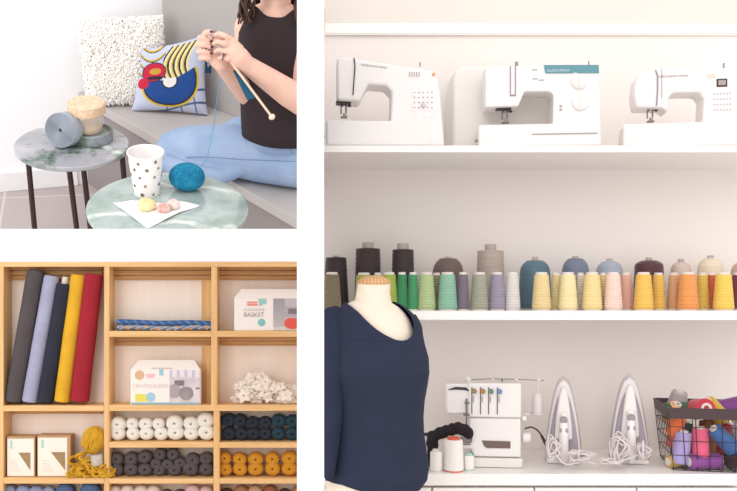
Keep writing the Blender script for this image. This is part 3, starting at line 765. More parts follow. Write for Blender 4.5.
craft_box(37.3,70.5,435.5,477,'craft kit box with cream label next to the mustard skein')

# ---- chunky mustard skein
MUST = mat('mustard_wool', (216,164,42), .95, var=.25, vscale=30, bump=.5, bscale=300)
t = Thing('wool_skein', 'chunky mustard wool skein with pale paper band, fluffed out on the shelf', 'wool skein', (X(92,4.98),4.98,Z(477.8,YU)))
random.seed(3)
def strands(c, rx, ry, rz, n, r, wob, seed, ang=0):
    random.seed(seed); mb = MB()
    for k in range(n):
        ph = pi*k/n-pi/2+.1; 
        pts = []
        tw = random.uniform(-.3,.3)
        for i in range(15):
            a = -pi*.62+pi*1.24*i/14
            p = Vector((rx*sin(ph)*cos(a*.9), -ry*cos(ph)*cos(a)*1.0, rz*sin(a)))
            p += Vector((random.uniform(-wob,wob), random.uniform(-wob,0), random.uniform(-wob,wob)))
            p.rotate(Matrix.Rotation(ang+tw*.2,3,'Y')); pts.append(Vector(c)+p)
        mb.tube(spline(pts,2), r, 7)
    return mb
c1 = W(94,440,4.985)
mb = strands(c1, .058,.045,.070, 13, .0085, .003, 5, .35); mb.ell(c1, (.05,.035,.062)); t.part('upper_loop', mb, MUST)
mb = MB(); random.seed(11)
base = Z(477.8,YU)
for k in range(34):
    u = random.uniform(0,1); x = X(72+36*u,4.97); hmax = .035+.10*max(0,1-abs(u-.35)*1.6)
    z = base+.010+random.uniform(0,hmax); pts = []
    a0 = random.uniform(0,6.28)
    for i in range(7):
        a = a0+i*.75; pts.append(Vector((x+.026*cos(a)+.003*i, 4.985-.02+.022*sin(a*1.3)-random.uniform(0,.008), max(base+.009, z+.020*sin(a)))))
    mb.tube(spline(pts,3), .0085, 7)
mb.ell((X(90,5.0),5.0,base+.045),(.085,.03,.045))
t.part('fluffed_strands', mb, MUST)
mb = MB(); mb.lathe([(.028,-.028),(.032,-.020),(.033,.022),(.029,.03)], Matrix.Translation(Vector(W(97,460,4.952)))@Matrix.Rotation(rad(-6),4,'Y'), 24); t.part('paper_band', mb, mat('grey_paper_band',(208,196,186),.8,rgb2=(180,166,156),vscale=80))

# ---- folded printed fabric
def fabcol(u, v):
    a = sin(u*38+2*sin(v*9))*.5+.5; b = sin(v*5+u*60)
    if v > .55: return (58,92,140) if b > -.6 else (84,120,168)
    if a > .72: return (90,124,170)
    if a > .5: return (226,196,150)
    if a > .3: return (196,190,196)
    return (206,150,90) if b > .2 else (120,140,176)
YFb = 4.975
t = Thing('folded_fabric', 'folded blue and orange patterned fabric lying on the shelf', 'fabric', (X(165,YFb),YFb,Z(331,YU)))
zb = Z(331,YU)+.001
def layer(k, x0, x1, zz, th, col, nm):
    mb = MB()
    def f(u, v):
        a = -pi/2+pi*v
        x = x0+(x1-x0)*u; wav = .003*sin(u*9+k)
        if nm == 'top_fold': wav += -.010*max(0,u-.3)
        return (x, YFb+.02-.02*cos(a), zz+wav+th/2+th/2*sin(a))
    mb.grid(f, 120, 10, colour=col)
    def g(u, v): 
        p = f(u,1); return (p[0], YFb+.02+.08*v, p[2]-.004*v)
    mb.grid(g, 120, 4, colour=lambda u,v: col(u,1))
    def g2(u, v): 
        p = f(u,0); return (p[0], YFb+.02+.08*(1-v), p[2])
    mb.grid(g2, 120, 4, colour=lambda u,v: col(u,0))
    t.part(nm, mb, paintmat('printed_cotton'), sharp=80)
layer(0, X(117,YFb), X(212,YFb), zb, .030, lambda u,v: fabcol(u,v*.6), 'lower_fold')
layer(1, X(116,YFb), X(213.5,YFb), zb+.031, .028, lambda u,v: (58,96,150) if sin(u*70+v*6) > -.75 else (110,140,180), 'top_fold')

# ---- picture boxes
def kit_box(a, c, b, d, sill, label, kind):
    Yf = 4.96; zb = Z(sill,YU)+.001; zt_ = Z(b,Yf)
    x0, x1 = X(a,Yf), X(c,Yf); h = zt_-zb; w = x1-x0
    t = Thing('kit_box', label, 'box', ((x0+x1)/2,Yf,zb), 'white craft kit boxes with printed photos')
    sh = zb+h*.78; ins = w*.10
    mb = MB(); mb.box((x0,Yf,zb), (x1,Yf+.08,sh)); t.part('carton', mb, mat('white_card',(240,230,224),.7), bevel=.002)
    # sloping gable top with carry handle
    mb = MB(); mb.add([(x0,Yf,sh),(x1,Yf,sh),(x1,Yf+.08,sh),(x0,Yf+.08,sh),(x0+ins,Yf+.04,zt_),(x1-ins,Yf+.04,zt_),(x1-ins,Yf+.06,zt_),(x0+ins,Yf+.06,zt_)],
        [(0,1,5,4),(1,2,6,5),(2,3,7,6),(3,0,4,7),(4,5,6,7),(3,2,1,0)]); t.part('gable_top', mb, mat('white_card_top',(236,226,220),.7))
    if kind == 1:
        sp_ = .56
        def pic(u, v):
            n1 = noise.noise(Vector((u*4,v*4,1.3)))
            if v > .78: return (196,188,206) if (u*4)%1 < .35 else (228,220,222)
            if (u-.55)**2*1.2+(v-.28)**2*1.6 < .075: return (150-int(20*n1),142-int(20*n1),148)
            if (u-.15)**2+(v-.35)**2 < .05: return (172,158,160)
            if .15 < u < .5 and .5 < v < .68: return (130,118,122)
            if .85 < u and .4 < v < .46: return (120,106,112)
            return (212+int(20*n1),200+int(20*n1),204+int(20*n1))
        def pic2(u,v): return pic(u,v)
        mb = MB(); xs = x0+w*sp_
        mb.grid(lambda u,v: (xs+(x1-.004-xs)*u, Yf-.0015, zb+h*.05+(sh-zb-h*.05)*v), 40, 40, colour=pic2); t.part('photo_print', mb, paintmat('printed_card'))
        mb = MB(); mb.box((x0+.004,Yf-.0015,zb), (x1-.004,Yf-.0005,zb+h*.05)); t.part('blue_edge', mb, mat('blue_edge_print',(150,180,190),.7))
        mb = MB(); mb.box((x0+w*.30,Yf+.006,sh-.004), (x0+w*.60,Yf+.018,sh+.012)); t.part('handle_slot', mb, mat('brown_slot',(180,150,128),.8))
        def disc(u_, v_, r, m, nm):
            mb = MB(); mb.lathe([(0,0),(r,0),(r,.0012),(0,.0012)], Matrix.Translation(Vector((x0+w*u_,Yf-.0016,zb+h*v_)))@Matrix.Rotation(-pi/2,4,'X'), 24); t.part(nm, mb, m)
        disc(.13,.67,.026,mat('kraft_sticker',(214,176,140),.7),'round_sticker')
        disc(.29,.17,.026,mat('blue_sticker',(160,196,214),.7),'round_sticker')
        mb = MB(); mb.box((x0+w*.41,Yf-.0016,zb+h*.66), (x0+w*.47,Yf,zb+h*.80)); t.part('tag', mb, mat('blue_tag',(150,196,212),.7))
        mb = MB(); mb.box((x0+w*.07,Yf-.0018,zb+h*.07), (x0+w*.21,Yf,zb+h*.24)); mb.add([(x0+w*.21,Yf-.0018,zb+h*.07),(x0+w*.245,Yf-.0018,zb+h*.07),(x0+w*.21,Yf-.0018,zb+h*.24)],[(0,1,2)]); t.part('yellow_picture', mb, mat('yellow_print',(222,214,90),.7))
        t.text('UN FOULARD', (x0+w*.29,Yf-.002,zb+h*.42), .031, mat('pink_ink',(226,204,200),.8), ext=.0003)
        mb = MB(); mb.box((x0+w*.22,Yf-.0016,zb+h*.655), (x0+w*.35,Yf,zb+h*.69)); mb.box((x0+w*.235,Yf-.0016,zb+h*.61), (x0+w*.335,Yf,zb+h*.645)); t.part('logo_print', mb, mat('pink_ink2',(238,176,180),.8))
    else:
        sp_ = .57; xs = x0+w*sp_
        def pic(u, v):
            if (u-.65)**2*1.3+(v-.22)**2*2.8 < .10 and v < .40: return (222,92,80)
            if .38 < u < 1 and .42 < v < .75: return (128,118,124) if .5 < v < .68 and u > .5 else (176,166,172)
            if v < .12: return (206,200,196)
            if u < .38 and v > .2: return (196-int(40*v),182-int(30*v),186-int(30*v))
            return (188,180,182)
        mb = MB(); mb.grid(lambda u,v: (xs+(x1-.003-xs)*u, Yf-.0015, zb+.002+(sh-zb-.004)*v), 40, 40, colour=pic); t.part('photo_print', mb, paintmat('printed_card'))
        mb = MB()
        def side(u, v): return (x0-.0012, Yf+.08*u, zb+(sh-zb)*v)
        mb.grid(side, 20, 24, colour=lambda u,v: (96,76,80) if noise.noise(Vector((u*5,v*7,4))) > .12 else (216,204,200)); t.part('side_print', mb, paintmat('printed_card'))
        mb = MB(); mb.prism([(x0+w*.37,sh-h*.20),(x0+w*.35,sh-h*.015),(x0+w*.47,sh-h*.015),(x0+w*.47,sh-h*.13),(x0+w*.42,sh-h*.15)], Yf-.002, Yf); t.part('tag', mb, mat('teal_tag',(150,196,190),.7))
        mb = MB(); r = .021; mb.lathe([(0,0),(r,0),(r,.0012),(0,.0012)], Matrix.Translation(Vector((x0+w*.40,Yf-.0018,zb+h*.20)))@Matrix.Rotation(-pi/2,4,'X'), 24); t.part('round_sticker', mb, mat('teal_sticker',(128,190,190),.7))
        mb = MB(); mb.box((x0+w*.19,Yf-.0016,zb+h*.665), (x0+w*.34,Yf,zb+h*.70)); mb.box((x0+w*.19,Yf-.0016,zb+h*.60), (x0+w*.345,Yf,zb+h*.65)); t.part('logo_print', mb, mat('red_ink',(232,140,132),.8))
        t.text('CHAUSSONS', (x0+w*.29,Yf-.002,zb+h*.50), .020, mat('faint_ink',(205,192,192),.8), ext=.0003)
        t.text('BASKET', (x0+w*.29,Yf-.002,zb+h*.38), .033, INK, ext=.0003)
kit_box(130.5,200.5,360.5,405,405,'white gable box with kraft sticker and yellow picture on its front',1)
kit_box(234,303,289,331,331,'white gable box with a red and grey photo and teal drop sticker',2)

# ---- white lace ruffle
t = None
mb = MB(); random.seed(9)
LACE = mat('cream_lace', (240,226,213), .95, var=.08, vscale=40, bump=.4, bscale=160)
sh_z = Z(405,YU)
for k in range(60):
    cxp = random.uniform(238,293); cyp = random.uniform(0,1)
    ymin = 374+abs(cxp-260)*.55+3*sin(cxp); py = ymin+(400-ymin)*cyp
    c = Vector(W(cxp,py,random.uniform(4.985,5.03))); R = random.uniform(.022,.040); ph = random.uniform(0,6)
    n1 = Vector((random.uniform(-.28,.28),-1,random.uniform(-.2,.35))).normalized().to_track_quat('Z','Y').to_matrix().to_4x4()
    M = Matrix.Translation(c) @ n1
    def f(u, v, R=R, ph=ph): 
        a = u*2*pi; r = R*(.12+.88*v)*(1+.22*v*sin(a*5+ph)); return (r*cos(a), r*sin(a), .005*v*v*sin(a*3+ph)+.0012*v*sin(a*9))
    mb.grid(f, 42, 4, M=M)
for v in mb.v: v.z = max(v.z, sh_z+.002)
pk = [(258,364),(262,363),(266,372)]
mb2 = mb
o = single('lace_ruffle', mb2, LACE, 'cream crumpled lace garland heaped in its own shelf bay', 'lace', (X(264,5.0),5.0,sh_z), sharp=60)
sm = o.modifiers.new('thick', 'SOLIDIFY'); sm.thickness = .002

# ---- yarn balls
def ball_proto(rgb, seed):
    random.seed(seed); n = 40
    prof = [(.06,.0),(.10,-.55),(.16,-.70),(.32,-.78),(.56,-.76),(.78,-.64),(.92,-.44),(.98,-.15),(1.0,.10),(.97,.40),(.88,.68),(.70,.86),(.45,.97),(.0,1.0)]
    mb = MB()
    M = Matrix.Rotation(-pi/2,4,'X')  # z -> -y ... profile z negative faces the viewer
    M = Matrix.Rotation(-pi/2,4,'X')
    def mod(a, s): return 1+.02*sin(9*a+s*10+seed)+.012*sin(15*a-s*14)
    P = []
    for (r0,z0),(r1,z1) in zip(prof, prof[1:]):
        for k in range(3): P.append((r0+(r1-r0)*k/3, z0+(z1-z0)*k/3))
    P.append(prof[-1])
    mb.lathe([(r, z) for r,z in P], M, n, mod)
    m = mat('wool_%d_%d_%d'%rgb, rgb, .95, rgb2=tuple(int(v*.86) for v in rgb), kind='wave', vscale=9, stretch=(5,5,5), bump=.5, bscale=14, ramp=(.1,.7))
    return finish('yarn_ball', mb, m, (0,0,0), sharp=80)
protos = {}
ORD = ['first','second','third','fourth','fifth','sixth','seventh','eighth','ninth','tenth']
def ball(px, py, rp, rgb, label, group, floor_y=None, Y=None):
    if rgb not in protos:
        protos[rgb] = [ball_proto(rgb, k+1) for k in range(2)]
        for o in protos[rgb]: o['_new'] = 1
    src = random.choice(protos[rgb])
    if src.get('_new'): o = src; del o['_new']
    else: o = src.copy(); COL.objects.link(o)
    r = rp*1.06*(YU+.07)/F; Yb = Y or YU+.07
    z = Z(py,Yb)
    if floor_y is not None: z = Z(floor_y,YU)+r*.93+.001
    o.matrix_world = Matrix.Translation((X(px,Yb),Yb,z)) @ Matrix.Diagonal((r*1.07,min(r,.062),r*.93,1)) @ Matrix.Rotation(random.uniform(0,6.28),4,'Y')
    props(o, label, 'yarn ball', group); return o
def brow(xs, cname, rgbs, rowname, group, py=None, floor=None, rs=6.7):
    for i, x in enumerate(xs):
        rp = rs if not isinstance(rs, (list,tuple)) else rs[i]
        yy = py if not isinstance(py, (list,tuple)) else py[i]
        rgb = rgbs if isinstance(rgbs[0], int) else rgbs[i]
        nm = cname if isinstance(cname, str) else cname[i]
        ball(x, yy or 0, rp, rgb, '%s yarn ball, %s, %s from the fabric roll side' % (nm, rowname, ORD[i]), group, floor)
random.seed(21)
CR = (252,247,237); GR = (92,84,86); ND = (44,50,62); TE = (40,66,78); MU = (218,150,42)
brow([118,133.5,147,161.5,176,191.5,207],'cream',CR,'lower row of the cream bay','cream yarn balls',floor=442.3,rs=[7.6,6.6,6.8,6.8,7.8,7,8.2])
brow([118,132.8,146,158.8,175,191.5,206],'cream',CR,'upper row of the cream bay','cream yarn balls',py=[424,423.5,423.5,423.5,423,423.5,420],rs=[8,6.3,6.6,6.2,8.4,7.6,8.2])
brow([229,241.5,253.5,265.5,278.5,292],['navy black']*4+['dark teal']*2,[ND]*4+[TE]*2,'lower row of the dark bay','dark yarn balls',floor=442.3,rs=6.6)
brow([228.5,240.5,253,265.5,279,292.5],['navy black']*4+['dark teal']*2,[ND]*4+[TE]*2,'upper row of the dark bay','dark yarn balls',py=[420,420.5,422,422,420.5,421],rs=[7,6.8,6.2,6.2,7,6.8])
brow([116.8,131.5,145.5,160,175,191,206.5],'charcoal',GR,'bottom row of the grey bay','charcoal yarn balls',floor=478.4,rs=[6.7,6.9,6.7,6,6.2,7.6,6.9])
brow([116.8,131.8,145.2,160.5,173.2,193,206.5],'charcoal',GR,'top row of the grey bay','charcoal yarn balls',py=[458.5,458.5,456.5,453.8,453.8,459.5,458],rs=[6.7,6.9,6.7,6,6,7,6.6])
brow([156.3,168,180.5],'charcoal',GR,'middle layer of the grey bay','charcoal yarn balls',py=[463.5,464,462.5],rs=[5.6,5.6,5.8])
brow([225.5,240.2,255.8,272.8,289.5],'mustard',MU,'lower row of the mustard bay','mustard yarn balls',floor=478.4,rs=[6.6,7,7.3,7.4,7.4])
brow([225,239.8,255.8,272.5,289.5],'mustard',MU,'upper row of the mustard bay','mustard yarn balls',py=[457.8,458.8,458.8,458.5,458],rs=[6.4,6.7,7.2,6.8,7.3])
LB = (150,164,196); BLU = (84,108,146); PK = (236,216,204); VI = (110,84,104); PP = (226,190,190); BR = (176,122,84)
brow([10,24,37,49.5,66,91],['light blue']*4+['denim blue']*2,[LB]*4+[BLU]*2,'bottom shelf under the craft boxes','blue yarn balls on the bottom shelf',py=[491.5,492,492,492,491.5,491.5],rs=[6.8,7.4,7,6,9,10])
brow([115,128,141.5,154,167,180,193,206.5],['blush']*4+['mauve']*2+['pink']*2,[PK]*4+[VI]*2+[PP]*2,'bottom shelf under the grey bay','pale yarn balls on the bottom shelf',py=[492,491.5,491.5,492,496,496,491.5,492.5],rs=[6.6,6.8,6.8,6.8,6.6,6.6,7.2,6.6])
brow([227,241.5,255.5,270.5,285,299],['plum brown','tan','tan','rust brown','plum brown','tan'],[(96,62,58),BR,(206,164,128),(160,96,72),(96,62,58),BR],'bottom shelf under the mustard bay','brown yarn balls on the bottom shelf',py=[495,492.5,492.5,492,495,492.5],rs=[6.6,7.2,7.2,7,6.4,7])

for L_ in protos.values():
    for o in L_:
        if o.get('_new'): bpy.data.objects.remove(o)
# ================================================================ lounge corner seen from above
pitch, roll_ = rad(32), rad(4)
Rm = Matrix.Rotation(roll_, 3, 'Y') @ Matrix.Rotation(pitch, 3, 'X')
CAM = Vector((0,0,CZ))
T1 = CAM+Vector(((168-CX)/F,1,-(205-CY)/F))*2.4
ORG = T1-Rm @ Vector((0,0,.45))
T = Matrix.Translation(ORG) @ Rm.to_4x4()
Ti = Rm.transposed()
cl = Ti @ (CAM-ORG)
def ray(px, py): return Ti @ Vector(((px-CX)/F, 1, -(py-CY)/F))
def H(px, py, z): d = ray(px,py); return cl+d*((z-cl.z)/d.z)      # point on a horizontal plane
def P(px, py, y): d = ray(px,py); return cl+d*((y-cl.y)/d.y)      # point at a distance
def V2(p): return (p.x, p.y)
# floor, wall, skirting
w0, w1 = H(0,191,0), H(78,184,0); wd = (w1-w0).normalized(); wn = Vector((-wd.y, wd.x, 0))
wl = w0-wd*.35
def pxof(q): w = Rm @ q + ORG - CAM; return CX+w.x/w.y*F, CY-w.z/w.y*F
k = .3
while pxof(w0+wd*k)[0] < 306 and k < 2: k += .01
wr_ = w0+wd*(k-.01)
zs = .37
mb = MB(); mb.slab([V2(H(-60,252,0)),V2(H(303,252,0)),V2(wr_),V2(wl)], -.02, 0)
TILE = mat('grey_floor_tile', (176,166,166), .5, var=.06, vscale=8)
nt = TILE.node_tree; b = nt.nodes['Principled BSDF']
br = nt.nodes.new('ShaderNodeTexBrick'); tcn = nt.nodes.new('ShaderNodeTexCoord'); mpn = nt.nodes.new('ShaderNodeMapping')
mpn.inputs['Rotation'].default_value = (0,0,rad(-14)); mpn.inputs['Location'].default_value = (.12,.20,0)
br.inputs['Color1'].default_value = (*lin((182,171,170)),1); br.inputs['Color2'].default_value = (*lin((176,166,165)),1); br.inputs['Mortar'].default_value = (*lin((206,198,196)),1)
br.inputs['Scale'].default_value = 1; br.inputs['Mortar Size'].default_value = .004; br.inputs['Brick Width'].default_value = .42; br.inputs['Row Height'].default_value = .30; br.offset = 0
nt.links.new(tcn.outputs['Object'], mpn.inputs['Vector']); nt.links.new(mpn.outputs['Vector'], br.inputs['Vector']); nt.links.new(br.outputs['Color'], b.inputs['Base Color'])
struct('floor_tiled', mb, TILE, T)
LW = mat('lounge_wall', (246,245,248), .8)
def vwall(a, b, n, th, z0, z1):
    m = MB(); m.slab([V2(a),V2(b),V2(b+n*th),V2(a+n*th)], z0, z1); return m
struct('wall_left', vwall(wl, wr_, wn, .04, 0, .98), LW, T)
struct('baseboard_left', vwall(wl-wn*.012, w1-wn*.012, wn, .012, 0, .078), mat('baseboard_white',(240,238,240),.4), T, bevel=.002)
# bench with backrest panel
BEN = mat('grey_bench', (176,170,168), .6, var=.04, vscale=3)
e0, e1 = H(78,92,zs), H(105,108,zs)
f1 = H(301,221,zs)                     # front edge far end
b0, b1 = H(160,88,zs), H(240,118,zs); bdir = (b1-b0).normalized()
# far end of back line inside the frame post
def along(p, d, pxmax):
    k = 0
    while k < 3:
        q = p+d*k; w = Rm @ q + ORG - CAM
        if CX+w.x/w.y*F > pxmax: break
        k += .01
    return p+d*(k-.01)
bend = along(b0, bdir, 306)
t = Thing('bench', 'low grey built-in bench with tall grey back panel along the wall', 'bench', ((e0+f1)/2).xy.to_3d(), T=T)
wj = e0+wd*((b0-e0).length)
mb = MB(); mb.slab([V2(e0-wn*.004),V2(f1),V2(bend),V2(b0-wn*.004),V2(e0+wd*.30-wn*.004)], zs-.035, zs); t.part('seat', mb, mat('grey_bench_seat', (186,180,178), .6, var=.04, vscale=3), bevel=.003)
# front: the box under the seat, only as deep as the room shows
fd = (f1-e0).normalized(); fn = Vector((-fd.y, fd.x, 0)); 
lo = along(Vector((e0.x,e0.y,0))+fn*.012, fd, 132)
def bottom_at(p, lim=250):
    z = zs-.03
    while z > 0:
        w = Rm @ Vector((p.x,p.y,z)) + ORG - CAM
        if CY-w.z/w.y*F > lim: break
        z -= .005
    return max(0, z)
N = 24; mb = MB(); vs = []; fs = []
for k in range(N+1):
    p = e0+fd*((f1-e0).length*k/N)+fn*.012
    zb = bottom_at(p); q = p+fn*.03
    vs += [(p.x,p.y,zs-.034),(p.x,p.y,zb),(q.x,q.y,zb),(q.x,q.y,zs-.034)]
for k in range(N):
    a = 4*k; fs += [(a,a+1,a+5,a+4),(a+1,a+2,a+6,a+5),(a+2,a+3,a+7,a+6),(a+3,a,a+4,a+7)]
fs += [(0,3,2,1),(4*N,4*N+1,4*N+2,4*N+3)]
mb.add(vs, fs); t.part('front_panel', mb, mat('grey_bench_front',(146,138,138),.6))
bn = Vector((-bdir.y, bdir.x, 0))
def shrink_to(v): return v
mb = vwall(b0+bdir*.022, bend, bn, .03, zs-.02, .84); t.part('back_panel', mb, BEN, bevel=.003)

# ---- tables
GM = mat('green_grey_marble', (176,188,186), .10, rgb2=(128,148,142), vscale=13, ramp=(.25,.62), spec=.5, coat=.3)
def vein_and_patches(m, seed, col=(216,222,218), col2=(70,92,80)):
    nt = m.node_tree; b = nt.nodes['Principled BSDF']; src = b.inputs['Base Color'].links[0].from_socket
    tc = nt.nodes.new('ShaderNodeTexCoord'); mp = nt.nodes.new('ShaderNodeMapping'); mp.inputs['Location'].default_value = (seed,seed*2,0); mp.inputs['Rotation'].default_value = (0,0,.3)
    wv = nt.nodes.new('ShaderNodeTexWave'); wv.inputs['Scale'].default_value = 1.1; wv.inputs['Distortion'].default_value = 9; wv.inputs['Detail'].default_value = 4; wv.inputs['Detail Scale'].default_value = 1.6; wv.bands_direction = 'Y'
    cr = nt.nodes.new('ShaderNodeValToRGB'); cr.color_ramp.elements[0].position = .955; cr.color_ramp.elements[1].position = 1.0; cr.color_ramp.elements[0].color = (0,0,0,1); cr.color_ramp.elements[1].color = (1,1,1,1)
    mx = nt.nodes.new('ShaderNodeMix'); mx.data_type = 'RGBA'; mx.inputs[7].default_value = (*lin(col),1)
    nt.links.new(tc.outputs['Object'], mp.inputs['Vector']); nt.links.new(mp.outputs['Vector'], wv.inputs['Vector']); nt.links.new(wv.outputs['Fac'], cr.inputs['Fac'])
    nt.links.new(cr.outputs['Color'], mx.inputs[0]); nt.links.new(src, mx.inputs[6])
    ns = nt.nodes.new('ShaderNodeTexNoise'); ns.inputs['Scale'].default_value = 7; ns.inputs['Detail'].default_value = 8; ns.inputs['Roughness'].default_value = .7
    c2 = nt.nodes.new('ShaderNodeValToRGB'); c2.color_ramp.elements[0].position = .50; c2.color_ramp.elements[1].position = .62; c2.color_ramp.elements[0].color = (0,0,0,1); c2.color_ramp.elements[1].color = (1,1,1,1)
    m2_ = nt.nodes.new('ShaderNodeMix'); m2_.data_type = 'RGBA'; m2_.inputs[7].default_value = (*lin(col2),1)
    nt.links.new(mp.outputs['Vector'], ns.inputs['Vector']); nt.links.new(ns.outputs['Fac'], c2.inputs['Fac']); nt.links.new(c2.outputs['Color'], m2_.inputs[0]); nt.links.new(mx.outputs[2], m2_.inputs[6])
    nt.links.new(m2_.outputs[2], b.inputs['Base Color'])
vein_and_patches(GM, .7, col2=(140,160,150))
GM2 = mat('grey_marble', (186,184,190), .10, rgb2=(150,152,160), vscale=7, ramp=(.3,.7), spec=.5, coat=.3); vein_and_patches(GM2, 2.2, col2=(66,94,76))  # dark green patches also paint reflections into the marble colour
LEGM = mat('dark_brown_steel', (62,40,40), .5, metal=.3)
def table(c, r, label, legs, m, th=.016):
    t = Thing('side_table', label, 'side table', (c.x,c.y,0), 'round marble side tables', T)
    mb = MB(); mb.lathe([(0,c.z-th),(r-.004,c.z-th),(r,c.z-th+.004),(r,c.z-.003),(r-.003,c.z),(0,c.z)], Matrix.Translation((c.x,c.y,0)), 72); t.part('tabletop', mb, m)
    for (x0,y0),(x1,y1),zb in legs:
        mb = MB(); mb.cyl((c.x+x0,c.y+y0,c.z-th), (c.x+x1,c.y+y1,zb), .0085); t.part('leg', mb, LEGM)
    return t
TN = H(168,206,.45); TF = H(72,144,.40)
def lp(px, py, c, r):   # leg foot direction
    return None
legs = []
for px0,py0,px1 in ((28,158,26),(68.5,163.5,71.5),(83,163.5,85.7)):
    a = H(px0,py0,TF.z-.014)-TF; a.z = 0
    # keep the leg's head under the top
    if a.length > .165: a *= .165/a.length
    # foot: continue down to just above the lower frame of the room
    d = Vector(((px1-px0)*.0026,0,0))
    top = Vector((TF.x+a.x,TF.y+a.y,0))
    p = bottom_at(top)
    legs.append(((a.x,a.y),(a.x+d.x*1.3,a.y+.0),p))
a = H(127,156,TF.z-.014)-TF; a = Vector((a.x,a.y,0)); a *= min(1,.165/a.length)
legs.append(((a.x,a.y),(a.x+.01,a.y),bottom_at(Vector((TF.x+a.x,TF.y+a.y,0)))))
table(TF, .176, 'farther round marble side table carrying the grey tape roll and jar', legs, GM2)
legs = []
for k in range(3):
    a = radians_ = pi/2+k*2*pi/3
    x, y = .13*cos(a), .13*sin(a); zb = bottom_at(Vector((TN.x+x,TN.y+y,0)))
    if zb < TN.z-.03: legs.append(((x,y),(x*1.02,y*1.02),zb))
table(TN, .213, 'round green-grey marble side table carrying the star cup and teal yarn', legs, GM)

# ---- paper cup with stars
c = H(147,192.5,.45)
t = Thing('paper_cup', 'white paper cup printed with gold stars', 'cup', c, T=T)
hc = .118; rb, rt = .0345, .0475
mb = MB(); mb.lathe([(0,.004),(rb-.002,.004),(rb,0),(rb+.0005,.002),(rt,hc-.002),(rt+.0022,hc),(rt+.0015,hc+.003),(rt-.001,hc+.002),(rt-.0018,hc-.004),(rb-.001,.006),(0,.006)], Matrix.Translation(c), 48); t.part('cup_wall', mb, mat('cup_paper',(246,243,242),.5))
mb = MB(); random.seed(5)
GOLD = mat('gold_foil', (176,140,84), .35, metal=.7, rgb2=(110,84,56), vscale=40)
k = 0
for row in range(5):
    for i in range(7):
        a = 2*pi*(i+.5*(row%2))/7+random.uniform(-.12,.12); z = .012+row*.0235+random.uniform(-.004,.004)
        r = rb+(rt-rb)*z/hc+.0009; s_ = random.uniform(.0052,.0085); o_ = random.uniform(0,1.2); pts = []
        for q in range(10):
            rr = s_ if q%2 == 0 else s_*.48; an = o_+2*pi*q/10; u, v = rr*cos(an), rr*sin(an)
            th = a+u/r; pts.append((c.x+r*cos(th), c.y+r*sin(th), c.z+z+v))
        cen = (c.x+(r+.0002)*cos(a), c.y+(r+.0002)*sin(a), c.z+z)
        mb.add([cen]+pts, [(0,1+q,1+(q+1)%10) for q in range(10)])
t.part('star_print', mb, GOLD)['kind'] = 'stuff'

# ---- napkin and biscuits
nz = .4515
poly = [H(x,y,nz) for x,y in ((113,203),(131,201.5),(160,203),(181,202),(201,205.5),(180,213),(148,228.5),(130,216))]
cen = sum(poly, Vector())/len(poly)
vs = []; fs = []; mb = MB(); R_ = 8; n = len(poly)
for j in range(R_+1):
    for i in range(n*4):
        a = poly[i//4]; b_ = poly[(i//4+1)%n]; e = a+(b_-a)*(i%4)/4
        p = cen+(e-cen)*j/R_; vs.append((p.x,p.y,p.z+.0022+.0018*sin(i*.8+j*.5)*j/R_))
M4 = n*4
for j in range(R_):
    for i in range(M4): fs.append((j*M4+i, (j+1)*M4+i, (j+1)*M4+(i+1)%M4, j*M4+(i+1)%M4))
mb.add(vs, fs)
o = single('paper_napkin', mb, mat('napkin_paper',(248,246,246),.8), 'white paper napkin spread on the near marble table under the biscuits', 'napkin', cen, T=T, sharp=80)
sm = o.modifiers.new('thick','SOLIDIFY'); sm.thickness = .0012; sm.offset = 1
def biscuit(px, py, r, h, rgb, rgb2, label, seed):
    c = H(px,py,nz+.0045); mb = MB()
    prof = [(0,0),(r*.8,0),(r,h*.35),(r*.93,h*.7),(r*.6,h*.95),(0,h)]
    P2 = []
    for (a,b_),(c_,d_) in zip(prof,prof[1:]):
        for q in range(4): P2.append((a+(c_-a)*q/4, b_+(d_-b_)*q/4))
    P2.append(prof[-1])
    mb.lathe(P2, Matrix.Translation(c), 32, lambda a,s: 1+.07*sin(3*a+seed)+.04*sin(7*a+seed*2+s*3))
    single('biscuit', mb, mat('biscuit_%d'%seed, rgb, .85, rgb2=rgb2, vscale=60, bump=.5, bscale=120), label, 'biscuit', c, 'biscuits on the napkin', T)
biscuit(146.5,208,.0245,.024,(244,226,180),(236,208,150),'pale yellow biscuit on the napkin below the star cup',1)
biscuit(164,210.5,.018,.018,(232,200,190),(196,140,130),'small pink crumbly biscuit between yellow and white biscuits',2)
biscuit(173.5,207,.017,.020,(244,226,222),(226,190,184),'whitish pink biscuit on the napkin nearer the teal yarn',3)

# ---- teal yarn ball on the table
c = H(186.5,191,.45)+Vector((0,.012,.037)); random.seed(8)
t = Thing('teal_yarn_ball', 'teal blue yarn ball on the near marble table', 'yarn ball', (c.x,c.y,.45), T=T)
mb = MB(); mb.ell(c,(.047,.040,.036),28,18)
TEAL = mat('teal_wool', (36,146,184), .9, rgb2=(22,116,156), vscale=30, bump=.4, bscale=300)
for k in range(60):
    ax = Vector((random.gauss(0,1),random.gauss(0,1),random.gauss(0,1))).normalized(); u = ax.orthogonal().normalized(); w = ax.cross(u); off = random.uniform(-.3,.3); pts = []
    for i in range(29):
        a = 2*pi*i/28; q = u*cos(a)*sqrt(1-off*off)+w*sin(a)*sqrt(1-off*off)+ax*off
        pts.append(c+Vector((q.x*.0485,q.y*.0415,q.z*.0372)))
    mb.tube(pts, .0016, 5)
t.part('wound_strands', mb, TEAL, sharp=80)
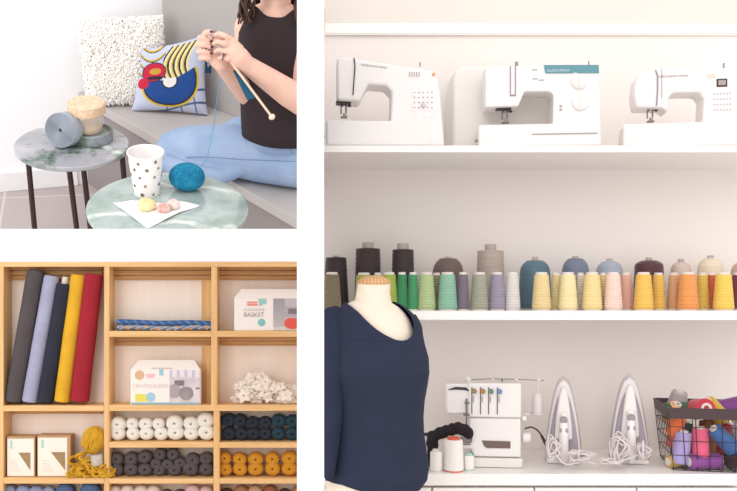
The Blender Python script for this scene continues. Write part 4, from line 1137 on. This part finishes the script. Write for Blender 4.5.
mb = MB(); mb.tube(spline([c+Vector((.03,-.01,.030)), P(206,160,.20), P(211,140,.24), P(214,124,.27), P(217,100,.26), P(221,80,.25), P(226,66,.235)],6), .0011, 6); t.part('loose_strand', mb, mat('pale_teal_strand',(90,160,190),.9))

# ---- tape roll, marble dish, jar
ZF = .40
def disc_thing(name, label, cat): pass
c = H(64,147.5,ZF); ax = Vector((-.26,-.92,.24)).normalized(); R_ = .0535; thk = .048
ctr = c+Vector((0,.018,R_*.975)); M = Matrix.Translation(ctr) @ ax.to_track_quat('Z','Y').to_matrix().to_4x4()
t = Thing('tape_roll', 'rolled grey-blue woven tape standing on edge on the farther marble table', 'tape roll', c, T=T)
mb = MB(); prof = [(.006,-thk/2+.01),(.006,-thk/2),(R_-.001,-thk/2),(R_,-thk/2+.002),(R_,thk/2-.002),(R_-.001,thk/2)]
k = 13
for i in range(k):
    r = R_-.001-(R_-.009)*(i+.5)/k; prof += [(r+.0013,thk/2-.0002),(r,thk/2-.0035)]
prof += [(.0065,thk/2),(.006,thk/2-.012),(.006,-thk/2+.01)]
mb.lathe(prof[:-1], M, 56); t.part('wound_tape', mb, mat('grey_blue_webbing',(176,182,192),.85,var=.08,vscale=40,bump=.3,bscale=400), sharp=50)
mb = MB(); mb.lathe([(0,thk/2-.006),(.0058,thk/2-.006)], M, 16); mb.lathe([(0,thk/2-.010),(.0058,thk/2-.0058),(0,thk/2-.0055)], M, 16); t.part('core_hole', mb, DARKP)
c = H(92,139.5,ZF)+Vector((0,0,0))
t = Thing('marble_dish', 'low round grey-green marble dish under the cork-lidded jar', 'dish', c, T=T)
rd = .066; hd = .034
mb = MB(); mb.lathe([(0,0),(rd-.002,0),(rd,.002),(rd,hd-.002),(rd-.002,hd),(rd-.008,hd),(rd-.010,hd-.008),(0,hd-.008)], Matrix.Translation(c), 56); DM = mat('dish_marble',(150,156,162),.2,rgb2=(96,110,92),vscale=22,ramp=(.4,.6)); t.part('bowl', mb, DM)
j = c+Vector((-.012,.006,hd-.0075))
t = Thing('cork_jar', 'clear glass jar with a wide cork lid, standing on the marble dish', 'jar', j, T=T)
rj = .051; hj = .060
mb = MB(); mb.lathe([(0,0),(rj*.82,0),(rj*.88,.003),(rj,hj*.5),(rj,hj)], Matrix.Translation(j), 48)
GL = mat('pinkish_glass',(252,242,240),.08,alpha=.36,spec=.5); t.part('glass', mb, GL)
mb = MB(); mb.lathe([(0,.003),(rj*.78,.003),(rj*.84,.02),(rj*.6,.026),(0,.028)], Matrix.Translation(j), 32, lambda a,s: 1+.03*sin(5*a)); t.part('sweets', mb, mat('yellow_sweets',(246,230,160),.7,rgb2=(240,206,170),vscale=60))
mb = MB(); rc = .0585; mb.lathe([(0,hj),(rc*.94,hj),(rc,hj+.003),(rc+.001,hj+.032),(rc-.003,hj+.036),(0,hj+.036)], Matrix.Translation(j), 48); t.part('cork_lid', mb, mat('cork',(238,210,182),.85,rgb2=(228,192,158),vscale=90,ramp=(.45,.6)))

# ---- cushions
def cushion(name, label, cat, cs_, thick, m, colour=None, disp=0, N=90, seam=None):
    "cs_: bottom-left, bottom-right, top-right, top-left corners in room space"
    bl, br_, tr, tl = cs_
    base = (bl+br_)/2
    t = Thing(name, label, cat, base, 'cushions on the bench', T)
    nrm = ((br_-bl).cross(tl-bl)).normalized()   # faces the viewer when pointing -y
    if nrm.y > 0: nrm = -nrm
    mb = MB()
    for side in (1,-1):
        def f(u, v, side=side):
            a, b_ = 2*u-1, 2*v-1
            # pinched edges between the corners
            pu = a*(1-.07*(1-b_*b_)); pv = b_*(1-.07*(1-a*a))
            U_, V_ = (pu+1)/2, (pv+1)/2
            p = (bl*(1-U_)+br_*U_)*(1-V_)+(tl*(1-U_)+tr*U_)*V_
            h = thick*((1-a**4)*(1-b_**4))**.55 if abs(a) < 1 and abs(b_) < 1 else 0
            p = p+nrm*h*side*(1 if side > 0 else .7)
            if disp and side > 0 or disp:
                q = p*18; d = noise.noise(q)*.6+noise.noise(q*2.3)*.5+abs(noise.noise(q*4.1))*.5
                p = p+nrm*d*disp*side+Vector((noise.noise(q+Vector((9,0,0))),0,noise.noise(q+Vector((0,9,0)))))*disp*.6
            p = Vector(p); p.z = max(p.z, zs+.001)
            return p
        mb.grid(f, N, N, colour=(colour if side > 0 else (lambda u,v: (210,206,214))) if colour else None)
    t.part('cover', mb, m, sharp=80)
    return t, nrm, (bl,br_,tr,tl)
def edge_pt(px, py, lean): return P(px,py,lean)
yb = H(125,104,zs).y
y0c = H(86,105.5,zs); y1c = H(166,103,zs)
q0 = Vector((y0c.x,y0c.y,zs)); q1 = Vector((y1c.x,y1c.y,zs))
tl = P(75,17,q0.y+.07); tr = P(164,14,q1.y+.07)
FUR = mat('white_shag', (246,242,237), 1.0, sheen=.5)
t, nrm, cc = cushion('shaggy_cushion','white shaggy cushion leaning against the wall','cushion',(q0,q1,tr,tl),.045,FUR,disp=.012)
mb = MB(); random.seed(4)
for k in range(5200):
    u, v = random.uniform(.02,.98), random.uniform(.02,.98)
    a, b_ = 2*u-1, 2*v-1; p = (q0*(1-u)+q1*u)*(1-v)+(tl*(1-u)+tr*u)*v
    p = p+nrm*(.045*((1-a**4)*(1-b_**4))**.55+.004)
    d = (nrm*random.uniform(.2,.9)+Vector((random.uniform(-1,1),0,random.uniform(-1.1,.5)))).normalized(); L = random.uniform(.006,.012)
    pe = p+d*L+Vector((0,0,-.004)); pm = (p+pe)/2+Vector((0,0,.002))
    if pe.z < zs+.004: continue
    mb.tube([p-nrm*.004,pm,pe], [.0034,.003,.0012], 5)
t.part('shag_pile', mb, FUR, sharp=80)['kind'] = 'stuff'
# printed cushion
def pcol(u, v):
    # u 0..1 across, v 0..1 upward
    base = (188,194,214)
    blue = (34,72,138); yel = (206,176,66); dk = (42,46,64); cream = (226,214,170); red = (190,36,66)
    ux, vy = u, v
    # wavy dark lines on pale ground
    c = base
    g1 = sin(v*22+3*sin(u*3.0+1)); g2 = sin(u*24+2.5*sin(v*4))
    if v < .42 and u > .35:
        if abs((u*5.2+.4*v)%1-.5) < .05 or abs((v*6+.5*sin(u*5))%1-.5) < .09: c = (84,100,136)
    if v > .55 and u < .42:
        w = (v*7+1.6*sin(u*5+.5))%1
        if w < .12: c = dk
        elif w < .30: c = yel
    dx, dy = ux-.50, (vy-.47)
    r = sqrt(dx**2+(dy/.92)**2); ang = math.atan2(dy, dx)
    # feathers fanning upward
    if .38 < u < 1.0 and v > .44:
        k = (u-.47-(v-.44)*.10+.14*sin(pi*min(1,(v-.44)/.56)))/.40
        if 0 < k < 1.04 and v < .97:
            s_ = (k*4.6)%1
            c = dk if s_ < .34 else (cream if s_ < .74 else yel)
    # curved body
    if r < .43 and r > .10 and (ang < .42 or ang > 3.0):
        c = yel if r > .40 else dk if (r > .375 or r < .125) else blue
    if r < .10 and dy < .05: c = (226,220,218)
    # red head
    q = ((u-.25)/.19)**2+((v-.62)/.15)**2
    if q < 1:
        c = dk if q > .82 else red
        if ((u-.27)/.09)**2+((v-.63)/.05)**2 < 1: c = (196,150,60)
        if ((u-.27)/.12)**2+((v-.53)/.03)**2 < 1: c = (50,40,60)
    if (u-.10)**2+(v-.45)**2 < .008: c = red
    return c
y0c = H(131,111,zs); y1c = H(208,116,zs)
tl = P(141,49,y0c.y+.05); tr = P(206,34,y1c.y+.06)
t, nrm2, cc2 = cushion('printed_cushion','cushion with blue, red and yellow curved print on pale ground','cushion',(Vector(y0c),Vector(y1c),tr,tl),.035,paintmat('printed_cotton'),colour=pcol,N=150)
# ================================================================ knitting woman
SKIN = mat('skin', (232,188,170), .55, var=.05, vscale=20); 
hipz = H(284,160,.455)
yt = hipz.y+.02        # torso distance
person = Thing('person', 'person in black sleeveless top and blue jeans knitting cross-legged on the bench', 'person', (hipz.x,hipz.y,zs), T=T)
def ringz(px, py, hw_px, dep, y=yt, yaw=0):
    return (P(px,py,y), hw_px*.0029, dep)
def bloft(mb, rings, n=36, ang=rad(0)):
    vs = []; fs = []
    for c, rx, ry in rings:
        for i in range(n):
            a = 2*pi*i/n; vs.append(c+Vector((rx*cos(a)*cos(ang)-ry*sin(a)*sin(ang), rx*cos(a)*sin(ang)+ry*sin(a)*cos(ang), 0)))
    for j in range(len(rings)-1):
        for i in range(n): fs.append((j*n+i, (j+1)*n+i, (j+1)*n+(i+1)%n, j*n+(i+1)%n))
    fs.append(tuple(range(n))); fs.append(tuple((len(rings)-1)*n+i for i in range(n-1,-1,-1)))
    mb.add(vs, fs)
# body: torso core, neck, head, arms and hands as one skin
mb = MB()
bloft(mb, [ringz(276,-4,9.5,.045),ringz(276,4,12,.05),ringz(277,10,26,.06),ringz(278,20,33,.075),ringz(279,45,33,.085),ringz(279,90,32,.08),ringz(280,112,30,.08)])
mb.capsule([P(276,10,yt+.01),P(275,-12,yt),P(273,-28,yt-.01)], [.043,.040,.042])
hc = P(270,-48,yt-.02)
mb.ell(hc+Vector((0,0,.02)), (.072,.088,.098), 28, 20); mb.ell(hc+Vector((-.012,-.035,-.045)), (.048,.045,.05), 20, 14)
fdir = Vector((-.5,-.86,0)); fs_ = Vector((.86,-.5,0))
mb.ell(hc+fdir*.088+Vector((0,0,-.012)), (.011,.014,.018), 12, 8); mb.ell(hc+fdir*.082+Vector((0,0,-.05)), (.018,.010,.007), 12, 8)
for s_ in (-1,1): mb.ell(hc+fs_*s_*.072+Vector((0,0,-.008)), (.010,.014,.026), 12, 8)
# near arm
sh = P(309,14,yt-.01); el = P(306,105,yt-.13); wr = P(246,64,yt-.22)
mb.capsule([sh, (sh+el)/2, el], [.046,.041,.037]); mb.capsule([el, el+(wr-el)*.3, el+(wr-el)*.7, wr], [.037,.038,.030,.0235])
# far arm
sh2 = P(247,28,yt+.02); el2 = P(247,94,yt-.03); wr2 = P(221,64,yt-.19)
mb.capsule([sh2, (sh2+el2)/2, el2], [.036,.033,.030]); mb.capsule([el2, el2+(wr2-el2)*.4, wr2], [.032,.028,.021])
# near hand: palm slab and fingers
yh = yt-.23
def fing(pts, r0=.0074, r1=.006):
    q = [P(a,b,yy) for a,b,yy in pts]; n_ = len(q)
    mb.capsule(q, [r0+(r1-r0)*i/(n_-1) for i in range(n_)], 12)
mb.capsule([wr, P(240,57,yh), P(234,51,yh)], [.024,.025,.022]); mb.capsule([P(238,50,yh),P(233,43,yh)], [.017,.013]); mb.capsule([P(240,62,yh),P(234,59,yh)], [.018,.014]); 
mb.capsule([P(233,42,yh),P(236,60,yh)],[.013,.013])
fing([(234,41,yh),(226,36,yh-.012),(219.5,33.5,yh-.006),(215.2,35,yh+.006)])
fing([(233,47,yh),(225,43.5,yh-.014),(218,41.5,yh-.010),(214,43.5,yh+.006)], .0077)
fing([(233,53,yh),(226,51.5,yh-.014),(219.5,49.5,yh-.010),(215.5,51.5,yh+.006)], .0075)
fing([(234,59,yh),(228,59,yh-.012),(222.5,57.5,yh-.010),(219,58.5,yh+.004)], .0074,.006)
fing([(241,52,yh+.015),(232,43,yh+.030),(223,37.5,yh+.024),(216.5,39,yh+.016)], .0095,.0075)
# far hand
y2h = yt-.20
mb.capsule([wr2, P(212,56,y2h+.012), P(206,50,y2h+.016)], [.021,.021,.018]); mb.capsule([P(208,42,y2h+.016),P(205,54,y2h+.016)],[.017,.017])
fing([(204,40,y2h+.014),(199.5,37.5,y2h),(204.5,38.2,y2h-.014),(209.8,41,y2h-.012)])
fing([(203,46,y2h+.014),(198,44.5,y2h),(204,44.6,y2h-.016),(210.8,47,y2h-.013)], .0076)
fing([(203,51.5,y2h+.014),(198.3,51.5,y2h),(204,51.4,y2h-.015),(210.2,53,y2h-.012)], .0074)
fing([(205,57,y2h+.012),(200.5,58,y2h),(205.5,58,y2h-.013),(210,58.3,y2h-.010)], .0073,.006)
fing([(209,47,y2h+.004),(203,37,y2h-.005),(206,32.5,y2h-.014),(210.5,32,y2h-.016)], .009,.0072)
body = person.part('body', mb, SKIN, remesh=.0026, smooth=3)
# nails
NAIL = mat('wine_nail_varnish', (84,24,36), .3)
for k,(a,b,yy) in enumerate([(211.2,31.6,y2h-.021),(211.2,41.3,y2h-.018),(212,47.3,y2h-.019),(211.3,53.3,y2h-.018)]):
    mb = MB(); mb.ell(P(a,b,yy), (.0042,.0028,.0032), 12, 8); person.part('nail', mb, NAIL)
mb = MB(); rp = P(223,56.5,yh-.013); mb.lathe([(.0092,-.0013),(.0105,0),(.0092,.0013)], Matrix.Translation(rp)@Vector((-.9,0,.15)).to_track_quat('Z','Y').to_matrix().to_4x4(), 20); person.part('ring', mb, STEEL)
# eyes and mouth on the head above the frame
for s_ in (-1,1):
    mb = MB(); mb.ell(hc+fdir*.078+fs_*s_*.030+Vector((0,0,.012)), (.010,.010,.006), 12, 8); person.part('eye', mb, DARKP)
# hair
HAIR = mat('dark_brown_curls', (92,64,52), .7, rgb2=(48,32,30), vscale=60)
mb = MB(); random.seed(12)
mb.ell(hc+Vector((.012,.022,.030)), (.084,.092,.098), 24, 16)
def lock(p0, p1, amp, r, ph):
    pts = []
    for i in range(26):
        s_ = i/25; p = p0.lerp(p1, s_)+Vector((amp*cos(s_*16+ph), amp*sin(s_*16+ph), 0))
        pts.append(p)
    mb.tube(pts, [r*(1-.5*i/25) for i in range(26)], 6)
for k in range(26):
    a = random.uniform(240,252); lock(hc+Vector((-.05+random.uniform(-.02,.02),-.01+random.uniform(-.03,.03),.02)), P(a,random.uniform(14,24),yt-.085+random.uniform(-.02,.02)), .006, .0052, random.uniform(0,6))
for k in range(14):
    a = random.uniform(296,306); lock(hc+Vector((.07,.0+random.uniform(-.02,.02),.0)), P(a,random.uniform(15,30),yt-.09+random.uniform(-.02,.02)), .006, .005, random.uniform(0,6))
person.part('hair', mb, HAIR, sharp=80)
# black top
BLK = mat('black_jersey', (48,36,40), .95, bump=.1, bscale=300)
mb = MB()
def top_shape():
    n = 64; rows = []
    rings = [(2,279,29,.066),(8,279,31,.076),(16,279,32.5,.084),(24,279.5,33.5,.090),(34,279.5,37.5,.096),(44,279.5,39,.100),(60,279.5,39.5,.106),(78,279,38.5,.102),(95,279,38,.096),(108,280,38.5,.098),(120,281,40,.103),(134,283,41,.108)]
    vs = []; fs = []
    for py,px,hw,dp in rings:
        c = P(px,py,yt)
        for i in range(n):
            a = 2*pi*i/n
            # neckline: lower the front of the uppermost rings
            z_drop = 0
            fo = 1+.012*sin(a*7+py*.11)
            front = max(0,-sin(a))*max(0,cos((a+pi/2)*1.0))
            if py <= 16:
                wgt = (18-py)/16
                z_drop = -wgt*.026*math.exp(-((cos(a)+.08)/.5)**4)*(1 if sin(a) < 0 else .2)
                z_drop += -wgt*.050*max(0,(abs(cos(a))-.80)/.2)
            vs.append(c+Vector((hw*.0029*cos(a)*fo, dp*sin(a)*fo, z_drop)))
    for j in range(len(rings)-1):
        for i in range(n): fs.append((j*n+i, (j+1)*n+i, (j+1)*n+(i+1)%n, j*n+(i+1)%n))
    m = MB(); m.add(vs, fs); return m
o = person.part('black_top', top_shape(), BLK, sharp=80)
sm = o.modifiers.new('thick','SOLIDIFY'); sm.thickness = .003; sm.offset = 1
# jeans
DEN = mat('blue_denim', (158,176,204), .9, rgb2=(132,155,188), vscale=9, bump=.2, bscale=500, ramp=(.3,.7))
mb = MB()
hz = lambda px,py,z: H(px,py,z)
mb.ell(hz(289,157,.46)+Vector((0,.03,0)), (.095,.11,.085), 24, 16); mb.ell(P(283,136,yt), (.108,.095,.06), 24, 16)
mb.capsule([hz(296,160,.455), hz(262,155,.452), hz(232,150,.452), hz(205,147.5,.448), hz(184,146.5,.440), hz(174,147.5,.434)], [.083,.084,.078,.070,.060,.052], 24)
k0 = hz(172,149,.430)
mb.capsule([k0, k0+Vector((.03,.10,-.015)), k0+Vector((.14,.17,-.02))], [.049,.042,.034], 20)
k1 = hz(236,176,.402)
mb.capsule([hz(167,163,.412), hz(188,171,.402), hz(210,175,.398), hz(222,176.5,.400), hz(240,170,.42)], [.028,.028,.026,.024,.02], 18)
mb.capsule([hz(292,152,.47)+Vector((0,.04,0)), P(264,141,yt+.09), P(241,131,yt+.12)], [.075,.058,.046], 20)
mb.capsule([P(241,131,yt+.12), P(205,145,yt+.09), hz(168,158,.415)], [.044,.038,.034], 18)
jn = person.part('jeans', mb, DEN, remesh=.004, smooth=5)
# side seam
mb = MB(); pts = [H(a,b,z)+Vector((0,0,0)) for a,b,z in ((297,162.5,.47),(275,162,.47),(250,161,.46),(228,160,.45),(205,158.5,.435),(188,157.5,.42))]
# push towards the viewer onto the cloth surface
def toward(p, d): return p+(cl-p).normalized()*d
mb.tube([toward(p,.052+.012*min(1,i/3)) for i,p in enumerate(pts)][::-1], .0016, 6)
from mathutils.bvhtree import BVHTree
bpy.context.view_layer.update()
ev = jn.evaluated_get(bpy.context.evaluated_depsgraph_get()); me_ = ev.to_mesh()
bv = BVHTree.FromPolygons([v.co+person.loc for v in me_.vertices], [tuple(p.vertices) for p in me_.polygons]); ev.to_mesh_clear()
def seam(pxs):
    pts = []
    for a, b_ in pxs:
        h = bv.ray_cast(cl, ray(a,b_).normalized())
        if h[0]: pts.append(h[0]+h[1]*.0006)
    if len(pts) > 2:
        m = MB(); m.tube(spline(pts,4), .0013, 6); person.part('seam', m, mat('denim_seam',(112,134,172),.9), parent=jn)
seam([(300,161.5),(290,161.5),(280,161),(268,160.5),(255,160),(242,159.5),(230,158.5),(218,157.5),(206,157),(195,157),(186,157.5)])
seam([(272,133),(279,137),(285,142),(290,148),(293,155)])

# ---- knitting
NE = mat('knitting_needle_birch', (226,196,170), .4); 
t = Thing('knitting_needle', 'long pale knitting needle with round cream knob pointing down from the hands', 'knitting needle', P(272,117.5,yt-.27), T=T)
mb = MB(); mb.cyl(P(213,38,yt-.215), P(271.5,116.5,yt-.285), .0032, .0032, 12); t.part('shaft', mb, NE)
mb = MB(); mb.lathe([(0,0),(.006,.0),(.0085,.004),(.0085,.009),(.004,.013),(0,.014)], Matrix.Translation(P(270.5,115,yt-.284))@(P(272,117.5,yt-.285)-P(213,38,yt-.215)).to_track_quat('Z','Y').to_matrix().to_4x4(), 18); t.part('knob', mb, mat('cream_knob',(240,214,190),.4))
t = Thing('knitting_needle', 'second knitting needle held between the two hands, mostly hidden by fingers', 'knitting needle', P(214,44,yt-.2), T=T)
mb = MB(); mb.cyl(P(214.5,30.5,yt-.222), P(208.5,66,yt-.20), .003, .003, 12); t.part('shaft', mb, mat('grey_needle',(150,150,160),.3,metal=.6))
KN = mat('knit_teal', (44,104,134), .95, rgb2=(28,74,104), kind='wave', vscale=90, bump=.5, bscale=300)
t = Thing('knitted_piece', 'small teal piece of knitting hanging from the needles', 'knitting', P(210,64,yt-.19), T=T)
mb = MB(); cs4 = [P(205.5,60,yt-.195),P(211.5,60,yt-.195),P(211,73.5,yt-.185),P(204.5,73,yt-.185)]
def quad(c4, th):
    def f(u, v):
        p = (c4[0]*(1-u)+c4[1]*u)*(1-v)+(c4[3]*(1-u)+c4[2]*u)*v
        return p+Vector((0,-.003*sin(u*20)*.5-th,.0))
    m = MB(); m.grid(f, 20, 20); m.grid(lambda u,v: f(u,v)+Vector((0,.005,0)), 20, 20); return m
o = t.part('hanging_edge', quad(cs4, 0), mat('knit_navy',(40,64,96),.95), sharp=80)
cs4 = [P(233,71,yt-.235),P(238,70,yt-.24),P(258,97,yt-.255),P(247,100,yt-.245)]
t.part('hanging_flap', quad(cs4, 0), KN, sharp=80)

# ================================================================ camera, light
cam = bpy.data.cameras.new('camera'); co = bpy.data.objects.new('camera', cam); COL.objects.link(co)
co.location = CAM; co.rotation_euler = (pi/2,0,0)
cam.sensor_width = 36; cam.sensor_fit = 'HORIZONTAL'; cam.lens = F/737*36
cam.shift_x = (368.5-CX)/737; cam.shift_y = (CY-245.5)/737; cam.clip_start = .05
bpy.context.scene.camera = co
w = bpy.data.worlds.new('daylight'); bpy.context.scene.world = w; w.use_nodes = True
bg = w.node_tree.nodes['Background']; bg.inputs['Color'].default_value = (1,.985,.97,1); bg.inputs['Strength'].default_value = 1.22
def sun(strength, direction, angle, col=(1,1,1)):
    l = bpy.data.lights.new('sun', 'SUN'); l.energy = strength; l.angle = rad(angle); l.color = col
    o = bpy.data.objects.new('sun', l); COL.objects.link(o); o.rotation_euler = Vector(direction).to_track_quat('-Z','Y').to_euler()
sun(.85, (.28,1,-.45), 40, (1,.98,.96))
def area(name, p, target, size, power, col=(1,1,1)):
    l = bpy.data.lights.new(name, 'AREA'); l.shape = 'SQUARE'; l.size = size; l.energy = power; l.color = col
    o = bpy.data.objects.new(name, l); COL.objects.link(o); o.location = p
    o.rotation_euler = (Vector(target)-Vector(p)).to_track_quat('-Z','Y').to_euler()
area('lounge_fill', T @ Vector((-1.9,-1.2,1.3)), T @ Vector((-.1,.5,.4)), 1.1, 15)  # added area fill to brighten the lounge wall and highlights
sc = bpy.context.scene
sc.view_settings.view_transform = 'Standard'; sc.view_settings.look = 'None'; sc.view_settings.exposure = 0; sc.view_settings.gamma = 1
sc.view_settings.use_curve_mapping = False
